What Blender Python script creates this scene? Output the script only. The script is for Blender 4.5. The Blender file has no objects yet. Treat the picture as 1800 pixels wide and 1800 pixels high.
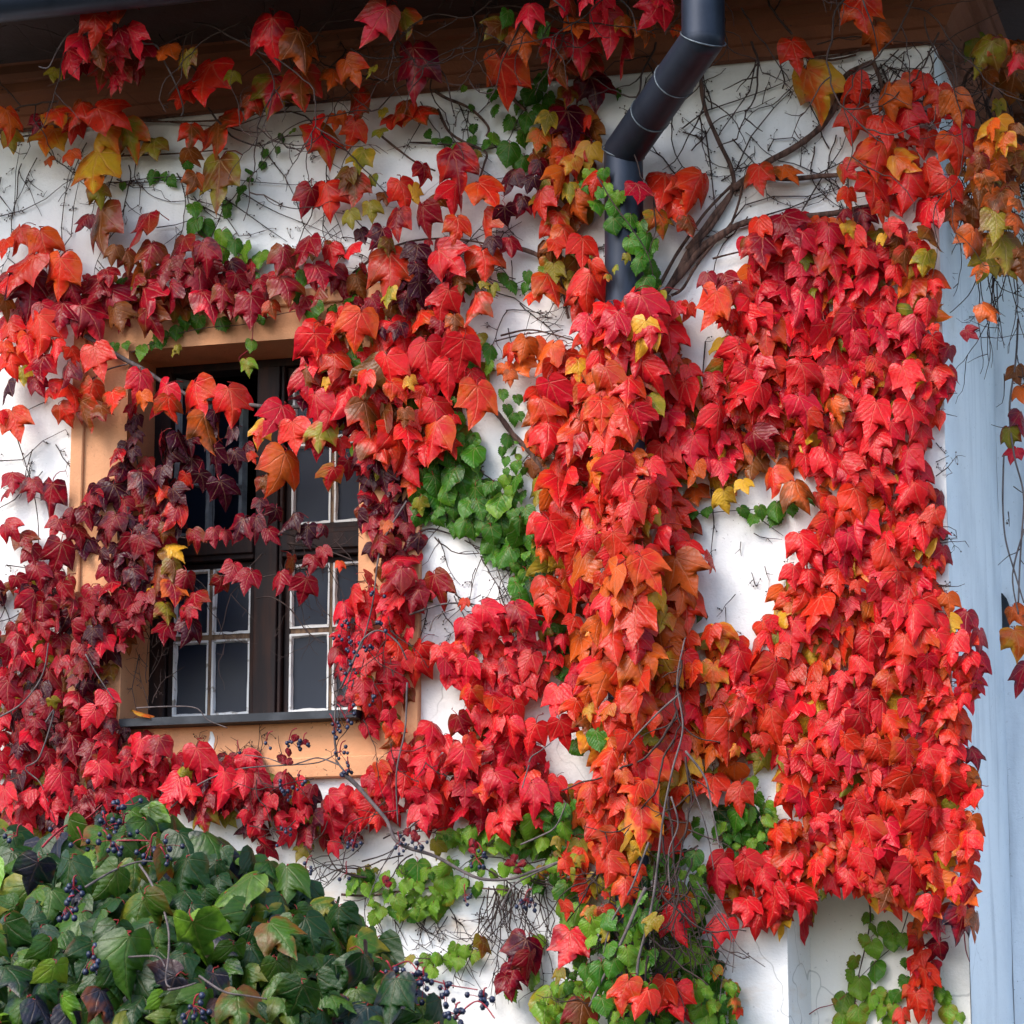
import bpy, bmesh, math, random
from mathutils import Vector, Matrix, noise as mnoise
R = math.radians
scn = bpy.context.scene
COL = scn.collection
rng = random.Random(7)

# ------------------------------------------------------------------ camera
F = 5580.0
PITCH, YAW = R(11.75), R(16.0)
DIST = 11.2
AIM = Vector((0, 0, 3.93))
FWD = Vector((-math.sin(YAW)*math.cos(PITCH), math.cos(YAW)*math.cos(PITCH), math.sin(PITCH)))
CAM = AIM - FWD*DIST
RIGHT = FWD.cross(Vector((0, 0, 1))).normalized()
UP = RIGHT.cross(FWD)
cd = bpy.data.cameras.new('camera')
cam = bpy.data.objects.new('camera', cd); COL.objects.link(cam)
cd.sensor_width = 36; cd.lens = 36*F/1800
cd.clip_start = .1; cd.clip_end = 2000
cam.location = CAM
cam.rotation_euler = FWD.to_track_quat('-Z', 'Y').to_euler()
cd.dof.use_dof = True; cd.dof.focus_distance = DIST-.1; cd.dof.aperture_fstop = 8
scn.camera = cam

# ------------------------------------------------------------------ light
SUN_EL, SUN_AZ = R(43), R(-34)          # azimuth measured from straight in front of the wall, minus = from the left
w = bpy.data.worlds.new('World'); scn.world = w; w.use_nodes = True
nt = w.node_tree; nt.nodes.clear()
sky = nt.nodes.new('ShaderNodeTexSky'); sky.sky_type = 'NISHITA'; sky.sun_disc = False
sky.sun_elevation = SUN_EL; sky.sun_rotation = math.pi - SUN_AZ
sky.air_density = 1.0; sky.dust_density = 2.0; sky.ozone_density = 1.0
bg = nt.nodes.new('ShaderNodeBackground'); bg.inputs[1].default_value = .15
wo = nt.nodes.new('ShaderNodeOutputWorld')
nt.links.new(sky.outputs[0], bg.inputs[0]); nt.links.new(bg.outputs[0], wo.inputs[0])
sl = bpy.data.lights.new('sun', 'SUN'); sl.energy = 1.0; sl.angle = R(24); sl.color = (1, .95, .89)
so = bpy.data.objects.new('sun', sl); COL.objects.link(so)
sdir = Vector((math.sin(SUN_AZ)*math.cos(SUN_EL), -math.cos(SUN_AZ)*math.cos(SUN_EL), math.sin(SUN_EL)))
so.rotation_euler = sdir.to_track_quat('Z', 'Y').to_euler(); so.location = (0, -6, 9)
vs = scn.view_settings
vs.view_transform = 'Standard'; vs.look = 'None'; vs.exposure = 1.42; vs.gamma = 1; vs.use_curve_mapping = False
scn.cycles.use_denoising = True
scn.cycles.max_bounces = 8

# ------------------------------------------------------------------ pixel of the photograph -> point on a real plane
def ray(px, py):
    return (FWD + RIGHT*((px-900)/F) + UP*((900-py)/F)).normalized()
def at(px, py, off=0.0):
    d = ray(px, py); t = (-off-CAM.y)/d.y
    return CAM + d*t
def at_x(px, py, X):
    d = ray(px, py); t = (X-CAM.x)/d.x
    return CAM + d*t
MPP = DIST/F

# ------------------------------------------------------------------ object helpers
def link(o, parent=None):
    COL.objects.link(o)
    if parent: o.parent = parent
    return o
def tag(o, label=None, cat=None, group=None, kind=None):
    for k, v in (('label', label), ('category', cat), ('group', group), ('kind', kind)):
        if v: o[k] = v
    return o
def thing(name, label, cat, loc=(0, 0, 0), group=None, kind=None):
    o = bpy.data.objects.new(name, None); o.location = loc; o.empty_display_size = .1
    link(o); return tag(o, label, cat, group, kind)
def mesh_obj(name, verts, faces, mat, parent=None, smooth=False, org=None):
    me = bpy.data.meshes.new(name)
    o0 = Vector(org) if org is not None else (Vector(parent.location) if parent is not None and parent.parent is None else Vector((0, 0, 0)))
    if parent is not None and parent.parent is not None: o0 = Vector(parent.parent.location)
    me.from_pydata([tuple(Vector(v)-o0) for v in verts], [], faces)
    me.materials.append(mat)
    if smooth: me.shade_smooth()
    me.update()
    return link(bpy.data.objects.new(name, me), parent)
class MB:
    def __init__(s): s.v = []; s.f = []
    def box(s, x0, x1, y0, y1, z0, z1):
        n = len(s.v)
        s.v += [(x, y, z) for z in (z0, z1) for y in (y0, y1) for x in (x0, x1)]
        s.f += [tuple(n+i for i in q) for q in ((0, 2, 3, 1), (4, 5, 7, 6), (0, 1, 5, 4), (2, 6, 7, 3), (0, 4, 6, 2), (1, 3, 7, 5))]
        return s
    def quad(s, a, b, c, d):
        n = len(s.v); s.v += [a, b, c, d]; s.f.append((n, n+1, n+2, n+3)); return s
    def tube(s, pts, rad, sides=6, cap=True):
        pts = [Vector(p) for p in pts]
        if not hasattr(rad, '__len__'): rad = [rad]*len(pts)
        n0 = len(s.v); prev = None
        for i, p in enumerate(pts):
            t = (pts[min(i+1, len(pts)-1)]-pts[max(i-1, 0)])
            if t.length < 1e-9: t = Vector((0, 0, 1))
            t.normalize()
            if prev is None:
                a = t.cross(Vector((0, -1, 0)))
                if a.length < 1e-3: a = t.cross(Vector((1, 0, 0)))
            else:
                a = prev - t*prev.dot(t)
                if a.length < 1e-6: a = t.cross(Vector((1, 0, 0)))
            a.normalize(); prev = a; b = t.cross(a)
            for k in range(sides):
                th = 2*math.pi*k/sides
                s.v.append(p + (a*math.cos(th)+b*math.sin(th))*rad[i])
        for i in range(len(pts)-1):
            for k in range(sides):
                k2 = (k+1) % sides
                s.f.append((n0+i*sides+k, n0+i*sides+k2, n0+(i+1)*sides+k2, n0+(i+1)*sides+k))
        if cap:
            s.f.append(tuple(n0+k for k in reversed(range(sides))))
            e = n0+(len(pts)-1)*sides
            s.f.append(tuple(e+k for k in range(sides)))
        return s
    def ball(s, c, r):
        n = len(s.v); c = Vector(c)
        for la in (-50, 0, 50):
            for k in range(6):
                a = R(60*k + la*.6)
                s.v.append(c + Vector((math.cos(a)*math.cos(R(la)), math.sin(a)*math.cos(R(la)), math.sin(R(la))))*r)
        s.v += [c+Vector((0, 0, -r)), c+Vector((0, 0, r))]
        for j in range(2):
            for k in range(6):
                s.f.append((n+j*6+k, n+j*6+(k+1) % 6, n+j*6+6+(k+1) % 6, n+j*6+6+k))
        for k in range(6):
            s.f.append((n+18, n+(k+1) % 6, n+k)); s.f.append((n+19, n+12+k, n+12+(k+1) % 6))
        return s
    def build(s, name, mat, parent=None, smooth=False, bevel=0):
        o = mesh_obj(name, s.v, s.f, mat, parent, smooth)
        if bevel:
            bm = bmesh.new(); bm.from_mesh(o.data)
            bmesh.ops.bevel(bm, geom=bm.edges[:], offset=bevel, segments=1, affect='EDGES')
            bm.to_mesh(o.data); bm.free()
        return o

# ------------------------------------------------------------------ materials
def mat_new(name):
    m = bpy.data.materials.new(name); m.use_nodes = True
    n = m.node_tree; n.nodes.clear()
    out = n.nodes.new('ShaderNodeOutputMaterial'); p = n.nodes.new('ShaderNodeBsdfPrincipled')
    n.links.new(p.outputs[0], out.inputs[0])
    return m, n, p, out
def N(n, t, **kw):
    x = n.nodes.new('ShaderNode'+t)
    for k, v in kw.items():
        if k in x.bl_rna.properties: setattr(x, k, v)
    return x
def math_(n, op, a, b=None, c=None, clamp=False):
    x = n.nodes.new('ShaderNodeMath'); x.operation = op; x.use_clamp = clamp
    for i, v in enumerate((a, b, c)):
        if v is None: continue
        if isinstance(v, (int, float)): x.inputs[i].default_value = v
        else: n.links.new(v, x.inputs[i])
    return x.outputs[0]
def mixc(n, f, a, b, mode='MIX'):
    x = n.nodes.new('ShaderNodeMix'); x.data_type = 'RGBA'; x.blend_type = mode
    for i, v in ((0, f), (6, a), (7, b)):
        if isinstance(v, (int, float)): x.inputs[i].default_value = v
        elif isinstance(v, tuple): x.inputs[i].default_value = (*v, 1)[:4]
        else: n.links.new(v, x.inputs[i])
    return x.outputs[2]
def noise_(n, scale, detail=4, vec=None, rough=.55, dist=0):
    x = n.nodes.new('ShaderNodeTexNoise'); x.inputs['Scale'].default_value = scale
    x.inputs['Detail'].default_value = detail; x.inputs['Roughness'].default_value = rough; x.inputs['Distortion'].default_value = dist
    if vec is not None: n.links.new(vec, x.inputs['Vector'])
    return x.outputs[0]
def ramp_(n, f, stops):
    x = n.nodes.new('ShaderNodeValToRGB'); e = x.color_ramp.elements
    e[0].position, e[0].color = stops[0][0], (*stops[0][1], 1)
    e[1].position, e[1].color = stops[-1][0], (*stops[-1][1], 1)
    for p_, c in stops[1:-1]:
        k = e.new(p_); k.color = (*c, 1)
    n.links.new(f, x.inputs[0]); return x.outputs[0]
def smooth_(n, v, a, b):
    x = n.nodes.new('ShaderNodeMapRange'); x.interpolation_type = 'SMOOTHSTEP'
    x.inputs[1].default_value = a; x.inputs[2].default_value = b
    n.links.new(v, x.inputs[0]); return x.outputs[0]
def bump_(n, h, strength, dist, p):
    b = n.nodes.new('ShaderNodeBump'); b.inputs['Strength'].default_value = strength; b.inputs['Distance'].default_value = dist
    n.links.new(h, b.inputs['Height']); n.links.new(b.outputs[0], p.inputs['Normal'])
def pos_(n, sx=1, sy=1, sz=1):
    g = N(n, 'NewGeometry'); mp = N(n, 'Mapping'); mp.inputs['Scale'].default_value = (sx, sy, sz)
    n.links.new(g.outputs['Position'], mp.inputs[0]); return mp.outputs[0]

def plaster(name, base, dirt, tan=None, rough=.85, streak=.5):
    m, n, p, _ = mat_new(name)
    P = pos_(n)
    a = smooth_(n, noise_(n, 1.7, 6, P), .42, .72)
    c = mixc(n, math_(n, 'MULTIPLY', a, .55), base, dirt)
    st = smooth_(n, noise_(n, 3.0, 5, pos_(n, 3, 3, .35)), .5, .78)
    c = mixc(n, math_(n, 'MULTIPLY', st, streak), c, dirt)
    spk = smooth_(n, noise_(n, 55, 3, P), .66, .74)
    c = mixc(n, math_(n, 'MULTIPLY', spk, .35), c, tuple(x*.35 for x in dirt))
    vo = N(n, 'TexVoronoi', feature='DISTANCE_TO_EDGE'); vo.inputs['Scale'].default_value = 1.6
    wp = N(n, 'VectorMath', operation='MULTIPLY_ADD'); nv = N(n, 'TexNoise'); nv.inputs['Scale'].default_value = 5; n.links.new(P, nv.inputs['Vector'])
    n.links.new(nv.outputs['Color'], wp.inputs[0]); wp.inputs[1].default_value = (.22, .22, .22); n.links.new(P, wp.inputs[2]); n.links.new(wp.outputs[0], vo.inputs['Vector'])
    ck = math_(n, 'MULTIPLY', smooth_(n, vo.outputs['Distance'], .0055, .001), smooth_(n, noise_(n, 1.1, 2, P), .5, .6))
    c = mixc(n, math_(n, 'MULTIPLY', ck, .45), c, tuple(x*.4 for x in dirt))
    sk = math_(n, 'MULTIPLY', smooth_(n, noise_(n, 95, 2, P), .66, .72), smooth_(n, noise_(n, 4.5, 3, P), .52, .66))
    c = mixc(n, math_(n, 'MULTIPLY', sk, .6), c, (.06, .045, .04))
    if tan:
        t = smooth_(n, noise_(n, 1.3, 6, pos_(n, .8, 1, 2.2), .65), .5, .66)
        g = N(n, 'NewGeometry'); sp = N(n, 'SeparateXYZ'); n.links.new(g.outputs['Position'], sp.inputs[0])
        low = smooth_(n, sp.outputs[2], 3.0, 2.5)
        c = mixc(n, math_(n, 'MULTIPLY', math_(n, 'MULTIPLY', t, low), .7), c, tan)
    n.links.new(c, p.inputs['Base Color']); p.inputs['Roughness'].default_value = rough
    h = math_(n, 'ADD', math_(n, 'MULTIPLY', noise_(n, 120, 3, P), .25), noise_(n, 14, 5, P))
    bump_(n, h, .5, .012, p)
    return m
M = {}
M['white'] = plaster('white_plaster', (.82, .82, .82), (.54, .53, .52), (.60, .42, .26), streak=.4)
M['niche'] = plaster('cream_plaster', (.80, .77, .71), (.60, .57, .50), streak=.3)
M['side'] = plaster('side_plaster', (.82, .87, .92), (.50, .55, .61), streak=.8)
M['ochre'] = plaster('ochre_stucco', (.62, .295, .145), (.40, .20, .11), streak=.55)
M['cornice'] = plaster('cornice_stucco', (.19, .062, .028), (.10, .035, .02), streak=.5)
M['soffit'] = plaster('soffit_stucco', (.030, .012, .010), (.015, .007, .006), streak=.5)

def simple(name, base, dark, scale=8, rough=.6, metal=0, bump=.2, stretch=(1, 1, 1), bd=.003, lo=.4, hi=.7):
    m, n, p, _ = mat_new(name)
    tc = N(n, 'TexCoord'); mp = N(n, 'Mapping'); mp.inputs['Scale'].default_value = stretch
    n.links.new(tc.outputs['Object'], mp.inputs[0])
    f = noise_(n, scale, 6, mp.outputs[0], .6)
    c = mixc(n, smooth_(n, f, lo, hi), base, dark)
    n.links.new(c, p.inputs['Base Color']); p.inputs['Roughness'].default_value = rough; p.inputs['Metallic'].default_value = metal; p.inputs['Specular IOR Level'].default_value = .28
    bump_(n, f, bump, bd, p)
    return m
M['darkwood'] = simple('dark_brown_wood', (.010, .0055, .0075), (.035, .012, .008), 6, .62, 0, .5, (5, 5, .5))
M['barwood'] = simple('weathered_glazing_bar', (.24, .15, .09), (.07, .04, .03), 20, .7, 0, .5, (2, 2, .6))
M['whitepaint'] = simple('chipped_white_paint', (.74, .75, .76), (.34, .31, .28), 22, .55, 0, .6, (1, 1, 1), lo=.56, hi=.66)
M['greypaint'] = simple('grey_paint', (.30, .36, .40), (.16, .18, .2), 14, .6)
M['slate'] = simple('slate_sheet', (.014, .018, .025), (.04, .045, .055), 10, .55, .0, .3)
M['zinc'] = simple('weathered_zinc', (.026, .034, .054), (.013, .018, .030), 5, .40, .35, .12, (1, 1, .5))
M['solder'] = simple('solder_seam', (.15, .18, .21), (.06, .075, .09), 40, .5, .5, .5)
M['interior'] = simple('dark_room', (.012, .012, .016), (.02, .018, .018), 3, .9)
M['curtain'] = simple('dusty_curtain', (.052, .066, .10), (.034, .043, .065), 9, .9, 0, .1, (1, 1, 1))
M['bark'] = simple('vine_bark', (.135, .075, .058), (.035, .020, .018), 34, .9, 0, 1.0, (1.6, 1.6, .35), .02)
M['greybark'] = simple('grey_bark', (.13, .105, .105), (.05, .04, .042), 30, .8, 0, .8, (1, 1, .5), .006)
M['twig'] = simple('dark_twig', (.055, .034, .030), (.028, .018, .018), 30, .85, 0, .4)
M['redstalk'] = simple('red_stalk', (.30, .02, .035), (.16, .012, .02), 20, .5)
M['roof'] = simple('roof_tiles', (.25, .09, .05), (.14, .06, .04), 6, .85)
M['ground'] = simple('garden_soil', (.045, .055, .03), (.07, .06, .045), 3, .95, 0, .5, (1, 1, 1), .03)
m, n, p, out = mat_new('old_glass')       # old dusty pane: partly see-through, partly mirror
p.inputs['Base Color'].default_value = (.009, .017, .038, 1); p.inputs['Roughness'].default_value = .38; p.inputs['Specular IOR Level'].default_value = .3
p.inputs['IOR'].default_value = 1.5
f = noise_(n, 4, 2, pos_(n)); bump_(n, f, .10, .004, p)
tr = N(n, 'BsdfTransparent'); tr.inputs[0].default_value = (.55, .62, .70, 1); mx = N(n, 'MixShader'); mx.inputs[0].default_value = .84
n.links.new(tr.outputs[0], mx.inputs[1]); n.links.new(p.outputs[0], mx.inputs[2]); n.links.new(mx.outputs[0], out.inputs[0])
M['glass'] = m
m, n, p, out = mat_new('blue_berry')
f = noise_(n, 90, 3, pos_(n))
n.links.new(mixc(n, smooth_(n, f, .4, .65), (.007, .010, .034), (.022, .035, .085)), p.inputs['Base Color'])
p.inputs['Roughness'].default_value = .38
M['berry'] = m

def leaf_material(name, stuff, gloss=.26, spec=.22, vstr=.48):
    """Blade colour from the object (or, on joined foliage, from the mesh's own colours); veins, blotches and relief from the leaf's own coordinates."""
    m, n, p, out = mat_new(name)
    if stuff:
        a1 = N(n, 'Attribute', attribute_name='blade'); a2 = N(n, 'Attribute', attribute_name='margin')
        rnd = N(n, 'NewGeometry').outputs['Random Per Island']
        c1, c2 = a1.outputs['Color'], a2.outputs['Color']
    else:
        oi = N(n, 'ObjectInfo'); rnd = oi.outputs['Random']; c1 = oi.outputs['Color']
        a2 = N(n, 'Attribute', attribute_name='tint', attribute_type='OBJECT'); c2 = a2.outputs['Color']
    uv = N(n, 'UVMap', uv_map='leaf'); ed = N(n, 'UVMap', uv_map='edge')
    s = N(n, 'SeparateXYZ'); n.links.new(uv.outputs[0], s.inputs[0]); U, V = s.outputs[0], s.outputs[1]; U0, V0 = U, V
    e = N(n, 'SeparateXYZ'); n.links.new(ed.outputs[0], e.inputs[0]); E, PET = e.outputs[0], e.outputs[1]
    off = N(n, 'CombineXYZ'); n.links.new(math_(n, 'MULTIPLY', rnd, 37.0), off.inputs[2])
    vadd = N(n, 'VectorMath', operation='ADD'); n.links.new(uv.outputs[0], vadd.inputs[0]); n.links.new(off.outputs[0], vadd.inputs[1])
    UVR = vadd.outputs[0]
    U = math_(n, 'ADD', U, math_(n, 'MULTIPLY', math_(n, 'SUBTRACT', noise_(n, 4.5, 2, UVR), .5), .09))
    aU = math_(n, 'ABSOLUTE', U)
    nz = noise_(n, 2.2, 3, UVR)
    f = math_(n, 'ADD', math_(n, 'MULTIPLY', E, .55), math_(n, 'MULTIPLY', math_(n, 'SUBTRACT', nz, .5), 1.9))
    c = mixc(n, smooth_(n, f, .12, .62), c1, c2)
    # main veins: midrib and two pairs of side veins fanning from the leaf base
    def line(ang, w0):
        sa, ca = math.sin(R(ang)), math.cos(R(ang))
        d = math_(n, 'ABSOLUTE', math_(n, 'SUBTRACT', math_(n, 'MULTIPLY', aU, ca), math_(n, 'MULTIPLY', math_(n, 'MULTIPLY', V, -1), sa)))
        al = math_(n, 'ADD', math_(n, 'MULTIPLY', aU, sa), math_(n, 'MULTIPLY', V, -ca))
        w_ = math_(n, 'MULTIPLY_ADD', al, -w0*.75, w0)
        q = math_(n, 'DIVIDE', d, math_(n, 'MAXIMUM', w_, .004))
        return math_(n, 'MULTIPLY', smooth_(n, q, 1.0, .25), smooth_(n, al, -.02, .05))
    mid = line(0, .034); s1 = line(41, .028); s2 = line(88, .020)
    vein = math_(n, 'MAXIMUM', mid, math_(n, 'MAXIMUM', s1, s2))
    # lateral veins off the midrib
    q = math_(n, 'MULTIPLY', math_(n, 'ADD', math_(n, 'MULTIPLY', V, 1.0), math_(n, 'MULTIPLY', aU, .85)), 6.5)
    fr = math_(n, 'ABSOLUTE', math_(n, 'SUBTRACT', math_(n, 'FRACT', q), .5))
    lat = smooth_(n, fr, .10, .0)
    bulge = smooth_(n, fr, 0, .5)
    lightc = mixc(n, .30, mixc(n, .5, c1, c2), (.75, .42, .22))
    c = mixc(n, math_(n, 'MULTIPLY', vein, vstr), c, lightc)
    c = mixc(n, math_(n, 'MULTIPLY', lat, .08), c, lightc)
    tone = noise_(n, 5.5, 4, UVR)
    c = mixc(n, math_(n, 'MULTIPLY', smooth_(n, tone, .45, .75), .35), c, mixc(n, 1.0, c, (.55, .45, .45), 'MULTIPLY'))
    spot = smooth_(n, noise_(n, 9, 2, UVR), .735, .76)
    c = mixc(n, math_(n, 'MULTIPLY', spot, .6), c, (.05, .02, .012))
    brown = math_(n, 'MULTIPLY', smooth_(n, E, .80, .98), smooth_(n, noise_(n, 1.5, 3, UVR), .54, .68))
    c = mixc(n, math_(n, 'MULTIPLY', brown, .7), c, (.11, .045, .015))
    c = mixc(n, PET, c, (.30, .03, .03))
    n.links.new(c, p.inputs['Base Color'])
    rg = math_(n, 'MULTIPLY_ADD', tone, .22, gloss-.10)
    n.links.new(rg, p.inputs['Roughness'])
    p.inputs['Specular IOR Level'].default_value = spec
    h = math_(n, 'ADD', math_(n, 'MULTIPLY', bulge, .16), math_(n, 'MULTIPLY', vein, -.5))
    h = math_(n, 'ADD', h, math_(n, 'MULTIPLY', noise_(n, 7, 4, UVR), .9))
    bump_(n, h, .5, .006, p)
    t = N(n, 'BsdfTranslucent'); n.links.new(c, t.inputs[0])
    mx = N(n, 'MixShader'); mx.inputs[0].default_value = .28
    n.links.new(p.outputs[0], mx.inputs[1]); n.links.new(t.outputs[0], mx.inputs[2]); n.links.new(mx.outputs[0], out.inputs[0])
    return m
M['leaf'] = leaf_material('creeper_leaf', False)
M['leafmass'] = leaf_material('creeper_leaf_mass', True)
M['bushleaf'] = leaf_material('bush_leaf', False, .36, .34, .14); M['bushmass'] = leaf_material('bush_leaf_mass', True, .36, .34, .14)

# ------------------------------------------------------------------ the house
Xn = at(1385, 1700).x                # edge of the recess
XC = at(1662, 800).x                 # house corner
NICHE = .22
BACK = 1.39
XL, XR = -4.2, 4.2
ZT = at(825, 157).z                  # top of the white wall
ZN = at(1500, 1560).z                # head of the recess
ox0, ox1 = at(222, 940).x, at(633, 960).x
oz0, oz1 = at(420, 1262).z, at(400, 606).z
REV = .255
ground = MB().quad((-300, -300, 0), (300, -300, 0), (300, 300, 0), (-300, 300, 0)).build('ground', M['ground']); tag(ground, kind='structure')

house = thing('house', 'white plastered house wall with ochre window surround and dark eaves, overgrown with creeper', 'house', (0, 0, 0))

def wall_grid(name, xs, zs, y, hole, mat, amp=.004, seed=0, axis='y'):
    v, f, idx = [], [], {}
    def vid(i, j):
        if (i, j) not in idx:
            x, z = xs[i], zs[j]
            d = mnoise.noise(Vector((x*1.9, z*1.9, seed)))*amp + mnoise.noise(Vector((x*7, z*7, seed+5)))*amp*.3
            idx[(i, j)] = len(v)
            v.append((x, y+d, z) if axis == 'y' else (y+d, x, z))
        return idx[(i, j)]
    for i in range(len(xs)-1):
        for j in range(len(zs)-1):
            cx, cz = (xs[i]+xs[i+1])/2, (zs[j]+zs[j+1])/2
            if any(h[0] < cx < h[1] and h[2] < cz < h[3] for h in hole): continue
            q = (vid(i, j), vid(i+1, j), vid(i+1, j+1), vid(i, j+1))
            f.append(q)
    return mesh_obj(name, v, f, mat, house, True)
def steps(a, b, cuts, d=.06):
    c = sorted([a, b]+[x for x in cuts if a < x < b]); r = []
    for p, q in zip(c, c[1:]):
        k = max(1, round((q-p)/d)); r += [p+(q-p)*i/k for i in range(k)]
    return r+[b]
wall_grid('front_wall', steps(XL, XC, [ox0, ox1, Xn]), steps(0, ZT+.06, [oz0, oz1, ZN]), 0,
          [(ox0, ox1, oz0, oz1), (Xn, XC, 0, ZN)], M['white'])
wall_grid('niche_wall', steps(Xn+.035, XC, []), steps(0, ZN, []), NICHE, [], M['niche'], .005, 3)
MB().quad((Xn, 0, 0), (Xn+.035, NICHE, 0), (Xn+.035, NICHE, ZN), (Xn, 0, ZN)).quad((Xn, 0, ZN), (Xn+.035, NICHE, ZN), (XC, NICHE, ZN), (XC, 0, ZN)).build('niche_reveal', M['white'], house)
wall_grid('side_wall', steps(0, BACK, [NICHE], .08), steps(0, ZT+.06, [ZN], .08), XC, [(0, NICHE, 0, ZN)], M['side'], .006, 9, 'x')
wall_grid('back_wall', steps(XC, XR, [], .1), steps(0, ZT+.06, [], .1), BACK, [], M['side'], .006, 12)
# patch of broken plaster at the inner corner
pb = at(1760, 1082, -BACK+.02)
bm_ = MB(); pts = []
for k in range(14):
    a = 2*math.pi*k/14; pts.append((pb.x+.028*math.cos(a)*(1+.4*rng.random()), BACK-.02, pb.z+.075*math.sin(a)*(1+.35*rng.random())))
bm_.v += pts + [(x, BACK+.01, z) for x, y, z in pts] ; bm_.f += [tuple(range(14))[::-1]] + [(k, (k+1) % 14, 14+(k+1) % 14, 14+k) for k in range(14)]
bm_.build('broken_plaster', M['slate'], house)
# cornice swept along the three walls
def sweep(name, prof, mat, smooth=False):
    mb = MB()
    for o, z in prof:
        mb.v += [(XL, -o, ZT+z), (XC+o, -o, ZT+z), (XC+o, BACK-o, ZT+z), (XR, BACK-o, ZT+z)]
    for i in range(len(prof)-1):
        for k in range(3):
            mb.f.append((i*4+k, i*4+k+1, i*4+k+5, i*4+k+4))
    return mb.build(name, mat, house)
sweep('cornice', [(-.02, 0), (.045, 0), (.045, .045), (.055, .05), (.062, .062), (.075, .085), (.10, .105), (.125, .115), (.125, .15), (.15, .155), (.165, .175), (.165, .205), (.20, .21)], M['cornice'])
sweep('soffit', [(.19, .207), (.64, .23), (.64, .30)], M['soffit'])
rb = MB()
o1, z1, z2 = .66, ZT+.30, ZT+2.6
rb.v += [(XL, -o1, z1), (XC+o1, -o1, z1), (XC+o1, BACK-o1, z1), (XR, BACK-o1, z1), (XL, 2.5, z2), (XC-1.8, 2.5, z2), (XC-1.0, BACK+1.9, z2), (XR, BACK+1.9, z2)]
rb.f += [(0, 1, 5, 4), (1, 2, 6, 5), (2, 3, 7, 6)]
rb.build('roof', M['roof'], house)
MB().box(XL, XR, 2.55, 2.6, 0, ZT+2.55).build('rear_wall', M['white'], house)

# window surround
def X(px, py=950, off=.02): return at(px, py, off).x
so_l, so_r = at(121, 900, .03).x, at(737, 1000, .03).x
in_l, in_r = at(143, 900, .03).x, at(706, 1000, .03).x
so_t, so_b = at(400, 518, .03).z, at(420, 1372, .03).z
in_t, in_b = at(400, 545, .03).z, at(420, 1336, .03).z
sur = MB()
def ring(mb, a0, a1, b0, b1, x0, x1, z0, z1, y):
    mb.box(a0, x0, y, .05, b0, b1).box(x1, a1, y, .05, b0, b1).box(x0, x1, y, .05, z1, b1).box(x0, x1, y, .05, b0, z0)
ring(sur, in_l, in_r, in_b, in_t, ox0, ox1, oz0, oz1, -.018)
surround = sur.build('window_surround', M['ochre'], house)
sur2 = MB(); ring(sur2, so_l, so_r, so_b, so_t, in_l, in_r, in_b, in_t, -.034); sur2.build('surround_moulding', M['ochre'], house, bevel=.004)
# reveals (the sides of the opening)
MB().quad((ox0, -.0005+.0505, oz0), (ox0, REV+.06, oz0), (ox0, REV+.06, oz1), (ox0, -.0005+.0505, oz1)).quad((ox1, REV+.06, oz0), (ox1, -.0005+.0505, oz0), (ox1, -.0005+.0505, oz1), (ox1, REV+.06, oz1)) \
    .quad((ox0, -.0005+.0505, oz1), (ox0, REV+.06, oz1), (ox1, REV+.06, oz1), (ox1, -.0005+.0505, oz1)).quad((ox0, REV+.06, oz0), (ox0, -.0005+.0505, oz0), (ox1, -.0005+.0505, oz0), (ox1, REV+.06, oz0)).build('window_reveal', M['ochre'], house)
# drip stain under the sill
pr = MB()
for i_ in range(9):
    t_ = i_/8; c_ = at(371+1.5*math.sin(i_), 1286+48*t_, .0195); hw = .013*math.sin(.35+2.5*t_)*(1+.3*mnoise.noise(Vector((i_*1.7, 3, 1))))
    pr.v += [(c_.x-hw, -.0195, c_.z), (c_.x, -.0225, c_.z), (c_.x+hw, -.0195, c_.z)]
    if i_:
        q_ = i_*3; pr.f += [(q_-3, q_-2, q_+1, q_), (q_-2, q_-1, q_+2, q_+1)]
pr.build('paint_run', M['whitepaint'], house, True)
# window: root at the opening
win = bpy.data.objects.new('window', None); link(win, house)
win['label'] = 'old brown wooden window with white puttied panes, its upper casement open'
YW = REV                                  # front of the joinery
def wx(px, py=1100): return at(px, py, -YW).x
def wz(px, py): return at(px, py, -YW).z
fz0, fz1 = oz0+.012, oz1
tz0, tz1 = wz(440, 985), wz(440, 938)      # transom
mx0, mx1 = wx(441), wx(503)
fl = wx(296)
MB().box(ox0, fl-.004, YW-.012, YW+.09, fz0, fz1).box(ox1-.012, ox1, YW-.012, YW+.09, fz0, fz1).box(fl-.004, ox1-.012, YW-.012, YW+.09, fz1-.03, fz1).box(fl-.004, ox1-.012, YW-.01, YW+.09, fz0, fz0+.016).build('frame', M['darkwood'], win, bevel=.002)
mc = (mx0+mx1)/2
MB().box(mx0+.02, mx1-.028, YW-.03, YW+.08, fz0+.018, fz1-.032).box(mx1-.026, mx1-.012, YW-.02, YW+.08, fz0+.018, fz1-.032).build('mullion', M['darkwood'], win, bevel=.003)
for a, b in ((fl-.002, mx0+.018), (mx1-.010, ox1-.014)):
    MB().box(a, b, YW-.03, YW+.08, tz0, tz1).box(a, b, YW-.045, YW-.03, tz0+.02, tz1-.02).build('transom', M['darkwood'], win, bevel=.003)
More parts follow.
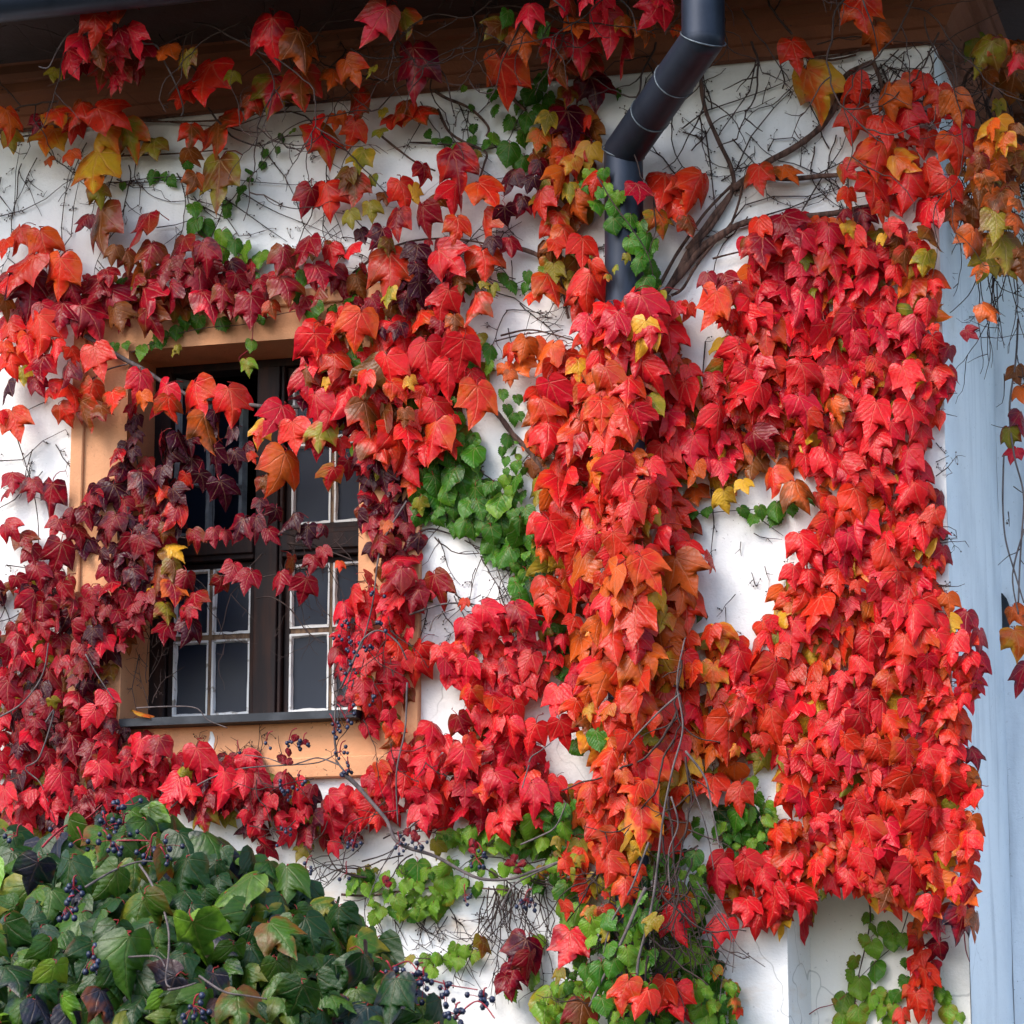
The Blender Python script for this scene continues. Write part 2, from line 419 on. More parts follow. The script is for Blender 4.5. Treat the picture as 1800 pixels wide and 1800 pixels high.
def casement(xa, xb, za, zb, vbars, hbars, st=.022, rot=0, y=YW+.004, bars='barwood'):
    """stiles and rails, glazing bars, panes with white putty; rot swings it inwards about its left edge"""
    T = Matrix.Translation((xa, y, 0)) @ Matrix.Rotation(R(rot), 4, 'Z') @ Matrix.Translation((-xa, -y, 0))
    def put(mb, name, mat, bev=0):
        mb.v = [T @ Vector(v) for v in mb.v]
        return mb.build(name, mat, win, bevel=bev)
    put(MB().box(xa, xa+st, y, y+.04, za, zb).box(xb-st, xb, y, y+.04, za, zb).box(xa+st, xb-st, y, y+.04, zb-st, zb).box(xa+st, xb-st, y, y+.04, za, za+st), 'casement_frame', M['darkwood'] if bars == 'barwood' else M[bars], .0015)
    xs = [xa+st]+[v for b in vbars for v in (b-.008, b+.008)]+[xb-st]
    zs = [za+st]+[v for b in hbars for v in (b-.011, b+.011)]+[zb-st]
    for b in vbars: put(MB().box(b-.0075, b+.0075, y+.002, y+.036, za+st, zb-st), 'glazing_bar', M[bars], .0015)
    for b in hbars:
        for i in range(0, len(xs), 2): put(MB().box(xs[i], xs[i+1], y+.004, y+.034, b-.0105, b+.0105), 'glazing_bar', M[bars], .0015)
    for i in range(0, len(xs), 2):
        for j in range(0, len(zs), 2):
            a, b, c, d = xs[i], xs[i+1], zs[j], zs[j+1]
            k = .0105; yy = y+.0165
            pm = MB(); nn = 5
            for iz in range(nn+1):
                for ix in range(nn+1):
                    u, v_ = ix/nn, iz/nn
                    pm.v.append((a+.002+(b-a-.004)*u, yy+.0012*math.sin(3*u+i+j*2)*math.sin(2.6*v_+j), c+.002+(d-c-.004)*v_))
            for iz in range(nn):
                for ix in range(nn):
                    q = iz*(nn+1)+ix; pm.f.append((q, q+1, q+nn+2, q+nn+1))
            put(pm, 'pane', M['glass'])
            pt = MB()                       # putty: sloping white fillet round the pane, a little uneven
            def jit(): return k*(.75+.5*rng.random())
            seg = 6
            for (p0, p1, nx, nz) in (((a, c), (b, c), 0, 1), ((b, c), (b, d), -1, 0), ((b, d), (a, d), 0, -1), ((a, d), (a, c), 1, 0)):
                n0 = len(pt.v)
                for s_ in range(seg+1):
                    t = s_/seg; X_, Z_ = p0[0]+(p1[0]-p0[0])*t, p0[1]+(p1[1]-p0[1])*t
                    wd = jit()
                    pt.v += [(X_-nx*.0015, y-.0015, Z_-nz*.0015), (X_+nx*wd*.55, y-.001, Z_+nz*wd*.55), (X_+nx*wd, y+.014, Z_+nz*wd)]
                for s_ in range(seg):
                    q = n0+s_*3
                    pt.f += [(q, q+3, q+4, q+1), (q+1, q+4, q+5, q+2)]
            put(pt, 'putty', M['whitepaint'] if bars == 'barwood' else M[bars])
# lower left, lower right, upper right, open upper left
lz0, lz1 = fz0+.020, tz0-.004
casement(fl, mx0+.016, lz0, lz1, [(wx(362)+wx(377))/2], [wz(400, 1119)], .022)
rx = ox1-.014
casement(mx1-.008, rx+.05, lz0, lz1, [wx(581)], [wz(545, 1108)], .022)
casement(mx1-.008, rx+.05, tz1+.004, fz1-.034, [wx(581)], [wz(545, 775)], .022)
casement(fl, mx0+.016, tz1+.004, fz1-.034, [(fl+mx0)/2+.01], [wz(400, 830)], .022, 58, YW+.03, 'greypaint')
sill = MB(); sx0, sx1 = at(209, 1270, .09).x, ox1+.022
sz = at(420, 1255, .09).z
n0 = len(sill.v)
sill.v += [(sx0, -.09, sz-.028), (sx1, -.09, sz-.028), (sx1, -.09, sz), (sx0, -.09, sz), (ox0+.001, YW-.02, oz0+.016), (ox1-.001, YW-.02, oz0+.016), (ox0+.001, -.019, sz+.004), (ox1-.001, -.019, sz+.004), (sx0, -.020, sz+.003), (sx1, -.020, sz+.003),
           (sx0, -.019, sz-.03), (sx1, -.019, sz-.03)]
sill.f += [(0, 1, 2, 3), (3, 2, 9, 8), (6, 7, 5, 4), (0, 10, 11, 1), (0, 3, 8, 10), (1, 11, 9, 2), (10, 8, 9, 11)]
sill.build('sill', M['slate'], win)
# a dark room and a dusty curtain behind the glass
MB().quad((XL+2, 2.4, 2), (XL+4.8, 2.4, 2), (XL+4.8, 2.4, 5.2), (XL+2, 2.4, 5.2)).quad((ox0-.3, YW+.1, 2.4), (ox0-.3, 2.4, 2.4), (ox0-.3, 2.4, 5.2), (ox0-.3, YW+.1, 5.2)).quad((ox1+.3, YW+.1, 2.4), (ox1+.3, 2.4, 2.4), (ox1+.3, 2.4, 5.2), (ox1+.3, YW+.1, 5.2)) \
    .quad((ox0-.3, YW+.1, 5.2), (ox1+.3, YW+.1, 5.2), (ox1+.3, 2.4, 5.2), (ox0-.3, 2.4, 5.2)).quad((ox0-.3, YW+.1, 2.4), (ox1+.3, YW+.1, 2.4), (ox1+.3, 2.4, 2.4), (ox0-.3, 2.4, 2.4)).build('room', M['interior'], win)
def curtain(a, b, c, d, y):
    mb = MB(); nn = 40
    for i in range(nn+1):
        x = a+(b-a)*i/nn; yy = y+.003*math.sin(i*1.3)+.002*math.sin(i*2.9)
        mb.v += [(x, yy, c), (x, yy, d)]
    mb.f += [(2*i, 2*i+2, 2*i+3, 2*i+1) for i in range(nn)]
    mb.build('curtain', M['curtain'], win, True)
curtain(fl, mx0, lz0, lz1, YW+.12); curtain(mx1, ox1+.05, lz0, lz1, YW+.12); curtain(mx1, ox1+.05, tz1, fz1, YW+.12)

# ------------------------------------------------------------------ gutter and downpipe
gut = thing('roof_gutter', 'dark zinc half-round gutter along the edge of the eaves', 'gutter', (0, -.72, ZT+.26))
GX, GR = -.72, .075
mb = MB(); na = 10
path = [(XL, -.72), (XC+.72, -.72), (XC+.72, BACK-.72), (XR, BACK-.72)]
for k in range(na+1):
    a = math.pi+math.pi*k/na; o = .72+GR*math.cos(a)*-1; z = ZT+.235+GR*math.sin(a)
    mb.v += [(XL, -o, z), (XC+o, -o, z), (XC+o, BACK-o, z), (XR, BACK-o, z)]
for k in range(na):
    for j in range(3): mb.f.append((k*4+j, k*4+j+1, k*4+j+5, k*4+j+4))
mb.build('gutter_trough', M['zinc'], gut, True)
mb = MB(); mb.tube([(XL, -.72-GR, ZT+.24), (XC+.72+GR, -.72-GR, ZT+.24), (XC+.72+GR, BACK-.72-GR, ZT+.24)], .010, 6); mb.build('rolled_edge', M['zinc'], gut)

pipe = thing('downpipe', 'thick dark zinc downpipe bending from the eaves to the wall', 'drainpipe', (at(1095, 300, .12).x, -.12, 0))
PR = .073
pO, pW = .64, .135
A0, A1 = at(1236, -60, pO), at(1236, 68, pO)
B0 = at(1096, 268, pW); B1 = Vector((at(1086, 900, pW).x, -pW, .1))
def seg(name, a, b, r0, r1=None, sides=28, ext=0):
    mb = MB(); a, b = Vector(a), Vector(b)
    mb.tube([a, b], [r0, r1 or r0], sides, False); return mb.build(name, M['zinc'], pipe, True)
seg('pipe_section', A0+Vector((0, 0, .15)), A1, PR)
seg('pipe_section', A1, A1.lerp(B0, .36), PR*.985)
seg('pipe_section', A1.lerp(B0, .35), A1.lerp(B0, .66), PR*.975)
seg('pipe_section', A1.lerp(B0, .65), B0, PR*.985)
seg('pipe_section', B0, Vector((B0.x, -pW, B0.z-1.0)), PR*.94)
seg('pipe_section', Vector((B0.x, -pW, B0.z-.98)), Vector((B0.x, -pW, .1)), PR*.92)
for c_, r_ in ((A1, PR*.99), (B0, PR*.965)):
    mb = MB(); kk = 24
    for i_ in range(13):
        la = -math.pi/2+math.pi*i_/12
        mb.v += [c_+Vector((math.cos(2*math.pi*k/kk)*math.cos(la), math.sin(2*math.pi*k/kk)*math.cos(la), math.sin(la)))*r_ for k in range(kk)]
    mb.f += [(a*kk+k, a*kk+(k+1) % kk, (a+1)*kk+(k+1) % kk, (a+1)*kk+k) for a in range(12) for k in range(kk)]
    mb.build('pipe_elbow', M['zinc'], pipe, True)
def seam(c, axis, r, tilt=None):
    c = Vector(c); axis = Vector(axis).normalized(); a = axis.cross(Vector((0, 1, .01))).normalized(); b = axis.cross(a); mb = MB(); k = 30
    pts = [c+(a*math.cos(2*math.pi*i/k)+b*math.sin(2*math.pi*i/k))*(r+.0005) for i in range(k+1)]
    mb.tube(pts, [.0028+.0016*mnoise.noise(Vector((i*.9, r*40, c.z*7))) for i in range(k+1)], 6, False); return mb.build('solder_seam', M['solder'], pipe, True)
dg = (B0-A1).normalized(); dn = Vector((0, 0, -1))
seam(A1, (dg+dn), PR*1.06); seam(A1.lerp(B0, .355), dg, PR*.985); seam(A1.lerp(B0, .655), dg, PR*.985); seam(B0, (dg+dn), PR*1.05)
for z in (B0.z-1.75, B0.z-3.2):
    mb = MB().box(B0.x-.012, B0.x+.012, -pW+PR*.9, .01, z-.015, z+.015); mb.build('pipe_bracket', M['zinc'], pipe)

# ------------------------------------------------------------------ leaves
def leaf_profile(kind, r):
    """right half outline of a blade, base (0,0) to tip (0,-1)"""
    j = lambda s=.025: r.uniform(-s, s)
    if kind in ('lobed', 'bush'):
        d = r.uniform(0, 1)                 # lobe depth
        P = [(0, 0), (.05, .09), (.14, .165+j()), (.26, .17+j()), (.37, .11+j()), (.45, .01), (.485+j(), -.11), (.51+j(), -.25), (.535+j(), -.42), (.55+j(), -.61+j(.05)),
             (.455, -.55+j()), (.36, -.50-.05*(1-d)), (.275-.05*d, -.50-.03*(1-d)+.03*d), (.225, -.64), (.165, -.77), (.10, -.885), (.042, -.99), (0, -1.08+j())]
    elif kind == 'heart':
        P = [(0, 0), (.05, .10), (.15, .17), (.28, .16+j()), (.40, .08), (.48, -.04), (.52+j(), -.17), (.515, -.30), (.53+j(), -.40), (.47, -.48), (.45+j(), -.56),
             (.37, -.62), (.33+j(), -.70), (.25, -.75), (.20, -.83), (.12, -.88), (.06, -.94), (0, -1.0)]
    else:                                   # young: small, three blunt teeth a side and a drawn-out tip
        P = [(0, 0), (.06, .10), (.17, .15), (.30, .12+j()), (.40, .03), (.46, -.07), (.44, -.17), (.53+j(), -.28), (.45, -.36), (.49+j(), -.50), (.38, -.53),
             (.37+j(), -.67), (.27, -.66), (.23+j(), -.78), (.15, -.79), (.09, -.90), (.04, -.97), (0, -1.04+j())]
    return P
def make_leaf(kind, seed):
    r = random.Random(seed)
    v, uv, ed, f = [], [], [], []
    b_ = kind == 'bush'
    fold = r.uniform(.2, .6) if b_ else r.choice((r.uniform(.10, .40), r.uniform(.1, .4), r.uniform(.35, .75))); droop = r.uniform(.05, .55) if b_ else r.choice((r.uniform(-.1, .2), r.uniform(0, .25), r.uniform(-.05, .2), r.uniform(.25, .6))); wav = r.uniform(.02, .07); ph = r.uniform(0, 6); cup = r.uniform(-.25, .45)
    twist = r.uniform(-.45, .45); bow = r.uniform(-.12, .12)
    NR = 3
    def W(u, vv, e):
        a = abs(u)
        z = -fold*a*(.55+.45*e) - droop*(max(0, -vv-.28))**2*.85 - droop*.55*max(0, vv+.08)**1.5
        z -= cup*a*a*.9
        z += wav*e*math.sin(ph+9*vv+5*u) + twist*u*vv*.5
        return z
    P = {1: leaf_profile(kind, r), -1: leaf_profile(kind, r)}
    n = len(P[1])
    mids = []
    for i in range(n):
        t = i/(n-1); mv = -1.0*max(0, (t-.10)/.90)**1.15
        mids.append(mv)
    midi = []
    for i in range(n):
        midi.append(len(v)); vv = mids[i]; u0 = bow*math.sin(vv*3)
        v.append((u0, vv, W(0, vv, 0))); uv.append((0, vv)); ed.append((0, 0))
    for s in (1, -1):
        rows = [midi]
        for k in range(1, NR+1):
            e = (k/NR)**.85; row = []
            for i in range(n):
                u, vv = P[s][i]; x = s*u*e; y = mids[i]+(vv-mids[i])*e
                if i in (0, n-1) and k < NR: row.append(midi[i]); continue
                row.append(len(v)); v.append((x+bow*math.sin(y*3), y, W(x, y, e))); uv.append((x, y)); ed.append((e, 0))
            rows.append(row)
        for k in range(NR):
            for i in range(n-1):
                q = [rows[k][i], rows[k][i+1], rows[k+1][i+1], rows[k+1][i]]
                q2 = []
                for a in q:
                    if a not in q2: q2.append(a)
                if len(q2) < 3: continue
                f.append(tuple(q2 if s == 1 else q2[::-1]))
    # petiole: curving back to the stem
    pl = r.uniform(.2, .35) if kind == 'bush' else r.uniform(.45, .8); pts = []
    for k in range(5):
        t = k/4; pts.append(Vector((.10*math.sin(t*2)*r.choice((-1, 1))*.6, .02+.42*pl*math.sin(t*1.7), -.01-pl*t**1.6*.9)))
    mb = MB(); mb.tube(pts, [.020, .017, .015, .015, .017], 3, False)
    n0 = len(v); v += [tuple(x) for x in mb.v]; uv += [(.9, .9)]*len(mb.v); ed += [(0, 1)]*len(mb.v); f += [tuple(n0+i for i in q) for q in mb.f]
    return v, f, uv, ed
LEAVES = {'lobed': [make_leaf('lobed', s) for s in range(18)], 'bush': [make_leaf('bush', 150+s) for s in range(12)], 'heart': [make_leaf('heart', 50+s) for s in range(6)], 'round': [make_leaf('round', 80+s) for s in range(5)]}
def leaf_mesh_build(name, v, f, uv, ed, mat):
    me = bpy.data.meshes.new(name); me.from_pydata([tuple(x) for x in v], [], f); me.materials.append(mat)
    l1 = me.uv_layers.new(name='leaf'); l2 = me.uv_layers.new(name='edge')
    vi = [l.vertex_index for l in me.loops]
    l1.data.foreach_set('uv', [c for i in vi for c in uv[i]]); l2.data.foreach_set('uv', [c for i in vi for c in ed[i]])
    me.shade_smooth(); me.update(); return me
LEAF_ME = {k: [leaf_mesh_build('leaf_'+k, *d, M['bushleaf' if k == 'bush' else 'leaf']) for d in L] for k, L in LEAVES.items()}

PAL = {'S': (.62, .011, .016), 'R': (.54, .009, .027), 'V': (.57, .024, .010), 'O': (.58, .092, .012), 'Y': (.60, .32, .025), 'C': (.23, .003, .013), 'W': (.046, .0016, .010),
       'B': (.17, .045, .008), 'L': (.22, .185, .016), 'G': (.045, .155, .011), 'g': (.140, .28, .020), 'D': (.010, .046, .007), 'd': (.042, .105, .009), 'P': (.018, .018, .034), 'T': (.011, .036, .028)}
SEC = {'S': 'VORC', 'R': 'SSSV', 'V': 'SOBO', 'O': 'VYOB', 'Y': 'OLYO', 'C': 'RWSB', 'W': 'CCWC', 'B': 'VLOC', 'L': 'BGYO', 'G': 'gGGD', 'g': 'GgLG', 'D': 'dDdD', 'd': 'DdLTL', 'P': 'DBDP', 'T': 'DdTP'}
def leaf_colors(code, r):
    a = PAL[code[0]]
    b = PAL[code[1]] if len(code) > 1 else PAL[r.choice(SEC[code[0]])]
    m = r.uniform(.55, 1.0) if len(code) > 1 else r.random()**1.3*.9
    br = r.uniform(.82, 1.16)
    c1 = [max(0, x*br*r.uniform(.93, 1.07)) for x in a]
    c2 = [max(0, (x+(y-x)*m)*br*r.uniform(.93, 1.07)) for x, y in zip(a, b)]
    return c1, c2

BASEM = Matrix(((1, 0, 0, 0), (0, 0, -1, 0), (0, 1, 0, 0), (0, 0, 0, 1)))
class Vine:
    """one climbing plant: collects its leaves and stems, then links them as parts"""
    def __init__(s, name, label, cat, foot, seed, group=None, cap=290, leafname='leaf'):
        s.root = thing(name, label, cat, foot, group); s.L = []; s.under = []; s.r = random.Random(seed); s.tw = MB(); s.cap = cap; s.ln = leafname
    def leaf(s, px, py, w, code='S', rot=None, off=.09, kind=None, under=False, tilt=None, yaw=None, loc=None):
        r = s.r
        k = kind or ('lobed' if code[0] not in 'Gg' else ('heart' if w > 34 else 'round'))
        roll = R(rot if rot is not None else r.gauss(0, 16))
        tl = R(tilt if tilt is not None else r.gauss(9, 13)); yw = R(yaw if yaw is not None else r.gauss(8, 24))
        M4 = Matrix.Rotation(yw, 4, 'Z') @ Matrix.Rotation(-tl, 4, 'X') @ BASEM @ Matrix.Rotation(roll, 4, 'Z')
        P = loc if loc is not None else at(px, py, off)
        sc = w*(P-CAM).length/F/1.06
        Pb = P - (M4.to_3x3() @ Vector((0, -.42*sc, 0)))
        c1, c2 = leaf_colors(code, r)
        (s.under if under else s.L).append((w, Pb, M4, sc, k, r.randrange(len(LEAVES[k])), c1, c2, r.uniform(.92, 1.2)))
    def stem(s, pts, d, off=.03, taper=.6, mat='bark', name='stem', wob=.25):
        """woody stem along photo points (px,py[,off]); d = thickness in px"""
        P = []
        for q in pts:
            P.append(q if isinstance(q, Vector) else at(q[0], q[1], q[2] if len(q) > 2 else off))
        S = spline(P, 6); k = len(S)
        rad = [max(.0006, d*MPP/2*(1-(1-taper)*i/(k-1))*(1+wob*.6*mnoise.noise(Vector((i*.7, d, P[0].x*9))))) for i in range(k)]
        amp = d*MPP*.25*wob*4
        S = [p+Vector((mnoise.noise(p*9), mnoise.noise(p*9+Vector((5, 0, 0)))*.5, mnoise.noise(p*9+Vector((0, 7, 0)))))*amp for p in S]
        mb = MB(); mb.tube(S, rad, 8 if d > 7 else 5); return mb.build(name, M[mat], s.root, True)
    def twig(s, pts, d, off=.015, sides=4):
        P = [q if isinstance(q, Vector) else at(q[0], q[1], q[2] if len(q) > 2 else off) for q in pts]
        s.tw.tube(P, [d*MPP/2*(1-.55*i/max(1, len(P)-1)) for i in range(len(P))], sides, False)
    def walk(s, x, y, ang, length, d=2.6, off=.014, branch=.16, tuft=.25, depth=0, wander=13, bend=0, surf=None):
        """a bare wandering runner with side twigs and tiny holdfasts"""
        r = s.r; pts = [(x, y, off)]; a = ang; step = 13
        for i in range(int(length/step)):
            a += r.gauss(bend, wander); x += step*math.cos(R(a)); y -= step*math.sin(R(a))
            o = off+r.uniform(-.004, .006)
            pts.append((x, y, o))
            if depth < 2 and r.random() < branch:
                s.walk(x, y, a+r.choice((-1, 1))*r.uniform(25, 75), length*r.uniform(.2, .5), d*.7, off, branch*.8, tuft, depth+1, wander+4)
            if r.random() < tuft*.35: s.tuft(x, y, off)
        s.twig(pts, d*1.2)
    def tuft(s, x, y, off=.012, k=None):
        r = s.r; a = r.uniform(0, 360)
        for j in range(k or r.randint(2, 4)):
            b = a+r.gauss(0, 40); l = r.uniform(6, 17)
            x1, y1 = x+l*.6*math.cos(R(b)), y-l*.6*math.sin(R(b)); b += r.gauss(0, 40)
            x2, y2 = x1+l*.5*math.cos(R(b)), y1-l*.5*math.sin(R(b))
            s.twig([(x, y, off), (x1, y1, off), (x2, y2, off*.6)], 1.25, sides=3)
            if r.random() < .6:
                s.tw.ball(at(x2, y2, off*.6), 1.5*MPP)
    def done(s, twigmat='twig'):
        L = sorted(s.L, key=lambda t: -t[0]); root = Vector(s.root.location)
        parts, rest = L[:s.cap], L[s.cap:]+s.under
        for w, P, M4, sc, k, vi, c1, c2, asp in parts:
            o = bpy.data.objects.new(s.ln, LEAF_ME[k][vi]); COL.objects.link(o); o.parent = s.root
            o.location = P-root; o.rotation_euler = M4.to_euler(); o.scale = (sc, sc*asp, sc)
            o.color = (*c1, 1); o['tint'] = [float(x) for x in c2]
        if rest:
            V, Fc, UVs, ED, B1, B2 = [], [], [], [], [], []
            for w, P, M4, sc, k, vi, c1, c2, asp in rest:
                v, f, uv, ed = LEAVES[k][vi]; n0 = len(V); m3 = M4.to_3x3(); Q = P-root
                V += [Q+m3 @ Vector((x*sc, y*sc*asp, z*sc)) for x, y, z in v]; Fc += [tuple(n0+i for i in q) for q in f]; UVs += uv; ED += ed
                B1 += [(*c1, 1)]*len(v); B2 += [(*c2, 1)]*len(v)
            me = leaf_mesh_build('foliage', V, Fc, UVs, ED, M['bushmass' if rest[0][4] == 'bush' else 'leafmass'])
            for nm, B in (('blade', B1), ('margin', B2)):
                at_ = me.color_attributes.new(nm, 'FLOAT_COLOR', 'POINT'); at_.data.foreach_set('color', [x for c in B for x in c])
            o = bpy.data.objects.new('foliage', me); link(o, s.root); o['kind'] = 'stuff'
        if s.tw.f:
            o = s.tw.build('twigs', M[twigmat], s.root, True); o['kind'] = 'stuff'
def spline(P, k):
    out = []
    for i in range(len(P)-1):
        p0, p1, p2, p3 = P[max(0, i-1)], P[i], P[i+1], P[min(len(P)-1, i+2)]
        for j in range(k):
            t = j/k
            out.append(.5*((2*p1)+(p2-p0)*t+(2*p0-5*p1+4*p2-p3)*t*t+(3*p1-p0-3*p2+p3)*t**3))
    return out+[P[-1]]
def wallz(px): return 238-163*px/1650      # photo line where wall meets cornice
def soff(px, py):
    """stand-off from the wall plane at which things grow there"""
    o = 0
    d = wallz(px)-py
    if d > 0: o = min(.55, .06+d*.0024)
    if 1030 < px < 1150 and py > 300: o = max(o, .165*min(1, max(0, (92-abs(px-1092))/48)))
    if px > 1385 and py > 1600 and px < 1690: o = -NICHE
    return o
TILE = {'A': (0, 0), 'B': (600, 0), 'C': (1200, 0), 'D': (0, 600), 'E': (600, 600), 'F': (1200, 600), 'G': (0, 1200), 'H': (600, 1200), 'I': (1200, 1200)}
def put(vine, tile, text, base=.10, spread=.06, scale=1.18):
    tx, ty = TILE[tile]
    for it in text.split(';'):
        q = it.split()
        if not q: continue
        x, y, w_ = tx+float(q[0])/3, ty+float(q[1])/3, float(q[2])/3*scale
        rot = float(q[4]) if len(q) > 4 else None
        b = base if q[3][0] not in 'Gg' else base*.35
        vine.leaf(x, y, w_, q[3], rot, soff(x, y)+b+vine.r.random()*spread)
def inside(p, poly):
    x, y = p; c = False
    for i in range(len(poly)):
        x1, y1 = poly[i]; x2, y2 = poly[i-1]
        if (y1 > y) != (y2 > y) and x < (x2-x1)*(y-y1)/(y2-y1)+x1: c = not c
    return c
def poisson(poly, rad, r, aspect=.85, avoid=(), mar=0):
    xs = [p[0] for p in poly]; ys = [p[1] for p in poly]; x0, x1, y0, y1 = min(xs), max(xs), min(ys), max(ys)
    pts = []; grid = {}
    def key(x, y): return int(x//rad), int(y//rad)
    n = int((x1-x0)*(y1-y0)/(rad*rad)*14)
    for _ in range(n):
        x, y = r.uniform(x0, x1), r.uniform(y0, y1)
        if not inside((x, y), poly) or any(inside((x+a, y+b), q) for q in avoid for a, b in ((0, 0), (mar, 0), (-mar, 0), (0, mar), (0, -mar))): continue
        kx, ky = key(x, y); ok = True
        for i in range(kx-2, kx+3):
            for j in range(ky-2, ky+3):
                for a, b in grid.get((i, j), ()):
                    if (a-x)**2+((b-y)/aspect)**2 < rad*rad: ok = False; break
                if not ok: break
            if not ok: break
        if ok: grid.setdefault((kx, ky), []).append((x, y)); pts.append((x, y))
    return pts
def fill(vine, poly, rad, w, top, bot=None, off=.09, spread=.06, under=None, urad=None, uoff=.03, avoid=(), field=None, patch=None):
    r = vine.r; ys = [p[1] for p in poly]; y0, y1 = min(ys), max(ys)
    for x, y in poisson(poly, rad, r, avoid=avoid, mar=w*.42):
        edge = sum(not inside((x+a*w*.55, y+b*w*.55), poly) for a, b in ((1, 0), (-1, 0), (0, 1), (0, -1)))
        if edge and r.random() < .28: continue
        es = r.uniform(.6, 1.0) if edge else 1
        t = (y-y0)/(y1-y0+1); src = top if (not bot or r.random() > t) else bot
        # neighbours share a colour: whole shoots turn together
        k = mnoise.noise(Vector((x*.011, y*.011, vine.r_seed)))*.5+.5
        i = min(len(src)-1, max(0, int((k*.82+r.random()*.3-.06)*len(src))))
        code = src[i]
        vine.leaf(x, y, es*w*r.choice((.55, .75, .9, 1, 1.05, 1.15, 1.3)), code, None, soff(x, y)+off+r.random()*spread)
    if under:
        for x, y in poisson(poly, urad or rad*.9, r, avoid=avoid, mar=w*.42):
            vine.leaf(x, y+4, w*r.uniform(.75, 1.05), r.choice(under), r.gauss(0, 30), soff(x, y)+uoff+r.random()*.03, under=True, tilt=r.gauss(12, 15))
_V = []
def vine(name, label, cat, px, seed, group=None, **k):
    foot = at(px, 1700, .06); v = Vine(name, label, cat, (foot.x, -.10, 0), seed, group, **k); v.r_seed = seed*3.7; _V.append(v); return v
# ------------------------------------------------------------------ creepers (photo points of each 600 px tile, three per pixel)
# 1 eaves
v = vine('eaves_creeper', 'red and bronze creeper leaves hanging on thin twigs before the dark brown eaves', 'climbing plant', 330, 1)
put(v, 'A', '''585 90 150 VB -20;490 140 150 V;600 190 110 C;450 240 150 R;690 215 150 R 10;530 280 150 BR;380 320 150 R;620 290 120 R;735 290 130 C;420 360 110 C;540 380 120 BR;640 400 110 RB;
720 370 100 CB;590 440 100 RB;870 270 130 OB;985 320 110 LB;290 395 80 L;1450 185 200 SC 8;1590 250 190 BO 8;1095 430 240 VS;965 500 120 V -10;1220 410 80 L;1430 490 220 RL -8;1320 560 110 VB -20;1600 450 190 BR;1750 400 120 OB''', .10, .10)
put(v, 'B', '''190 110 180 RB;330 120 130 LV 10;370 350 220 CW -4;50 370 140 OV;150 370 70 L;850 420 230 VO -8;995 70 130 R 5;1180 20 130 RB;1370 40 130 R;1640 60 170 R;810 160 120 BL;870 90 80 G;940 220 150 OB 12;1050 160 90 G;
1110 200 110 R;1240 140 120 O;1240 260 190 RB 8;1400 150 180 R;1500 130 90 OL;1600 170 110 BO;1480 280 170 CB;1090 300 90 RO;1160 370 130 BR;1290 340 130 BR;1770 170 60 O;1700 10 120 RB;1290 -20 130 R''', .12, .10)
put(v, 'C', '960 70 190 VO 8;1020 210 140 OB 10', .15, .05)
for q, d in (([(180, -10, .6), (160, 25, .58), (120, 60, .56), (100, 90, .55), (85, 118, .55), (68, 117, .55)], 4), ([(190, -10, .6), (195, 20, .55), (215, 60, .52), (252, 76, .5), (275, 80, .5), (290, 110, .45), (310, 150, .4), (322, 190, .3), (318, 204, .28)], 4.5),
             ([(960, -10, .6), (990, 15, .55), (1000, 40, .5)], 3.5), ([(1080, -10, .6), (1110, 20, .5), (1120, 60, .45)], 3.5), ([(1510, -20, .6), (1520, 10, .55), (1535, 50, .45), (1545, 100, .2)], 3.5), ([(480, 10, .5), (488, 40, .42), (500, 60, .4)], 2), ([(640, 5, .5), (660, 20, .42), (700, 30, .4), (725, 60, .35), (730, 90, .3)], 2.5)):
    v.stem(q, d, mat='greybark', name='hanging_stem')
for i in range(64):
    x = v.r.uniform(-10, 1790); y = wallz(x)-v.r.uniform(5, 190); v.walk(x, y, v.r.choice((0, 180, 200, -20, 90, -90))+v.r.gauss(0, 25), v.r.uniform(150, 420), v.r.uniform(2.0, 3.8), soff(x, y)+.04, .14, .08)
# 2 top left, below the cornice
v = vine('bronze_creeper', 'bronze, orange and yellow creeper leaves strung below the cornice at the upper left', 'climbing plant', 260, 2)
put(v, 'A', '''40 640 140 OV;50 740 100 L;190 640 90 C -15;290 600 150 VL 30;400 590 130 VB -20;270 730 160 OY;400 680 100 V -15;255 850 60 OB;375 830 90 O;510 740 180 YO;510 880 220 YO 8;590 610 190 V 60;670 740 190 LV;820 780 130 LB 10;
1130 690 250 BV;1000 710 120 BV;1020 820 110 B;1150 940 220 BL;1010 960 110 BO;1640 680 140 S -8;1700 740 190 SL;1770 640 80 O;510 1030 110 LB;440 1170 90 C;540 1190 210 BC 14;730 1190 190 CB;600 1340 90 B -10;1620 1050 130 C;1720 1050 190 VC''')
put(v, 'B', '80 560 150 VB;50 700 130 VO;10 620 60 O;200 700 80 L;215 600 60 L;110 840 120 L;310 580 130 BV -8;420 590 160 VB;270 640 100 V;60 1000 150 BV;150 970 90 L;150 1110 100 L;50 1150 90 L;20 930 100 B')
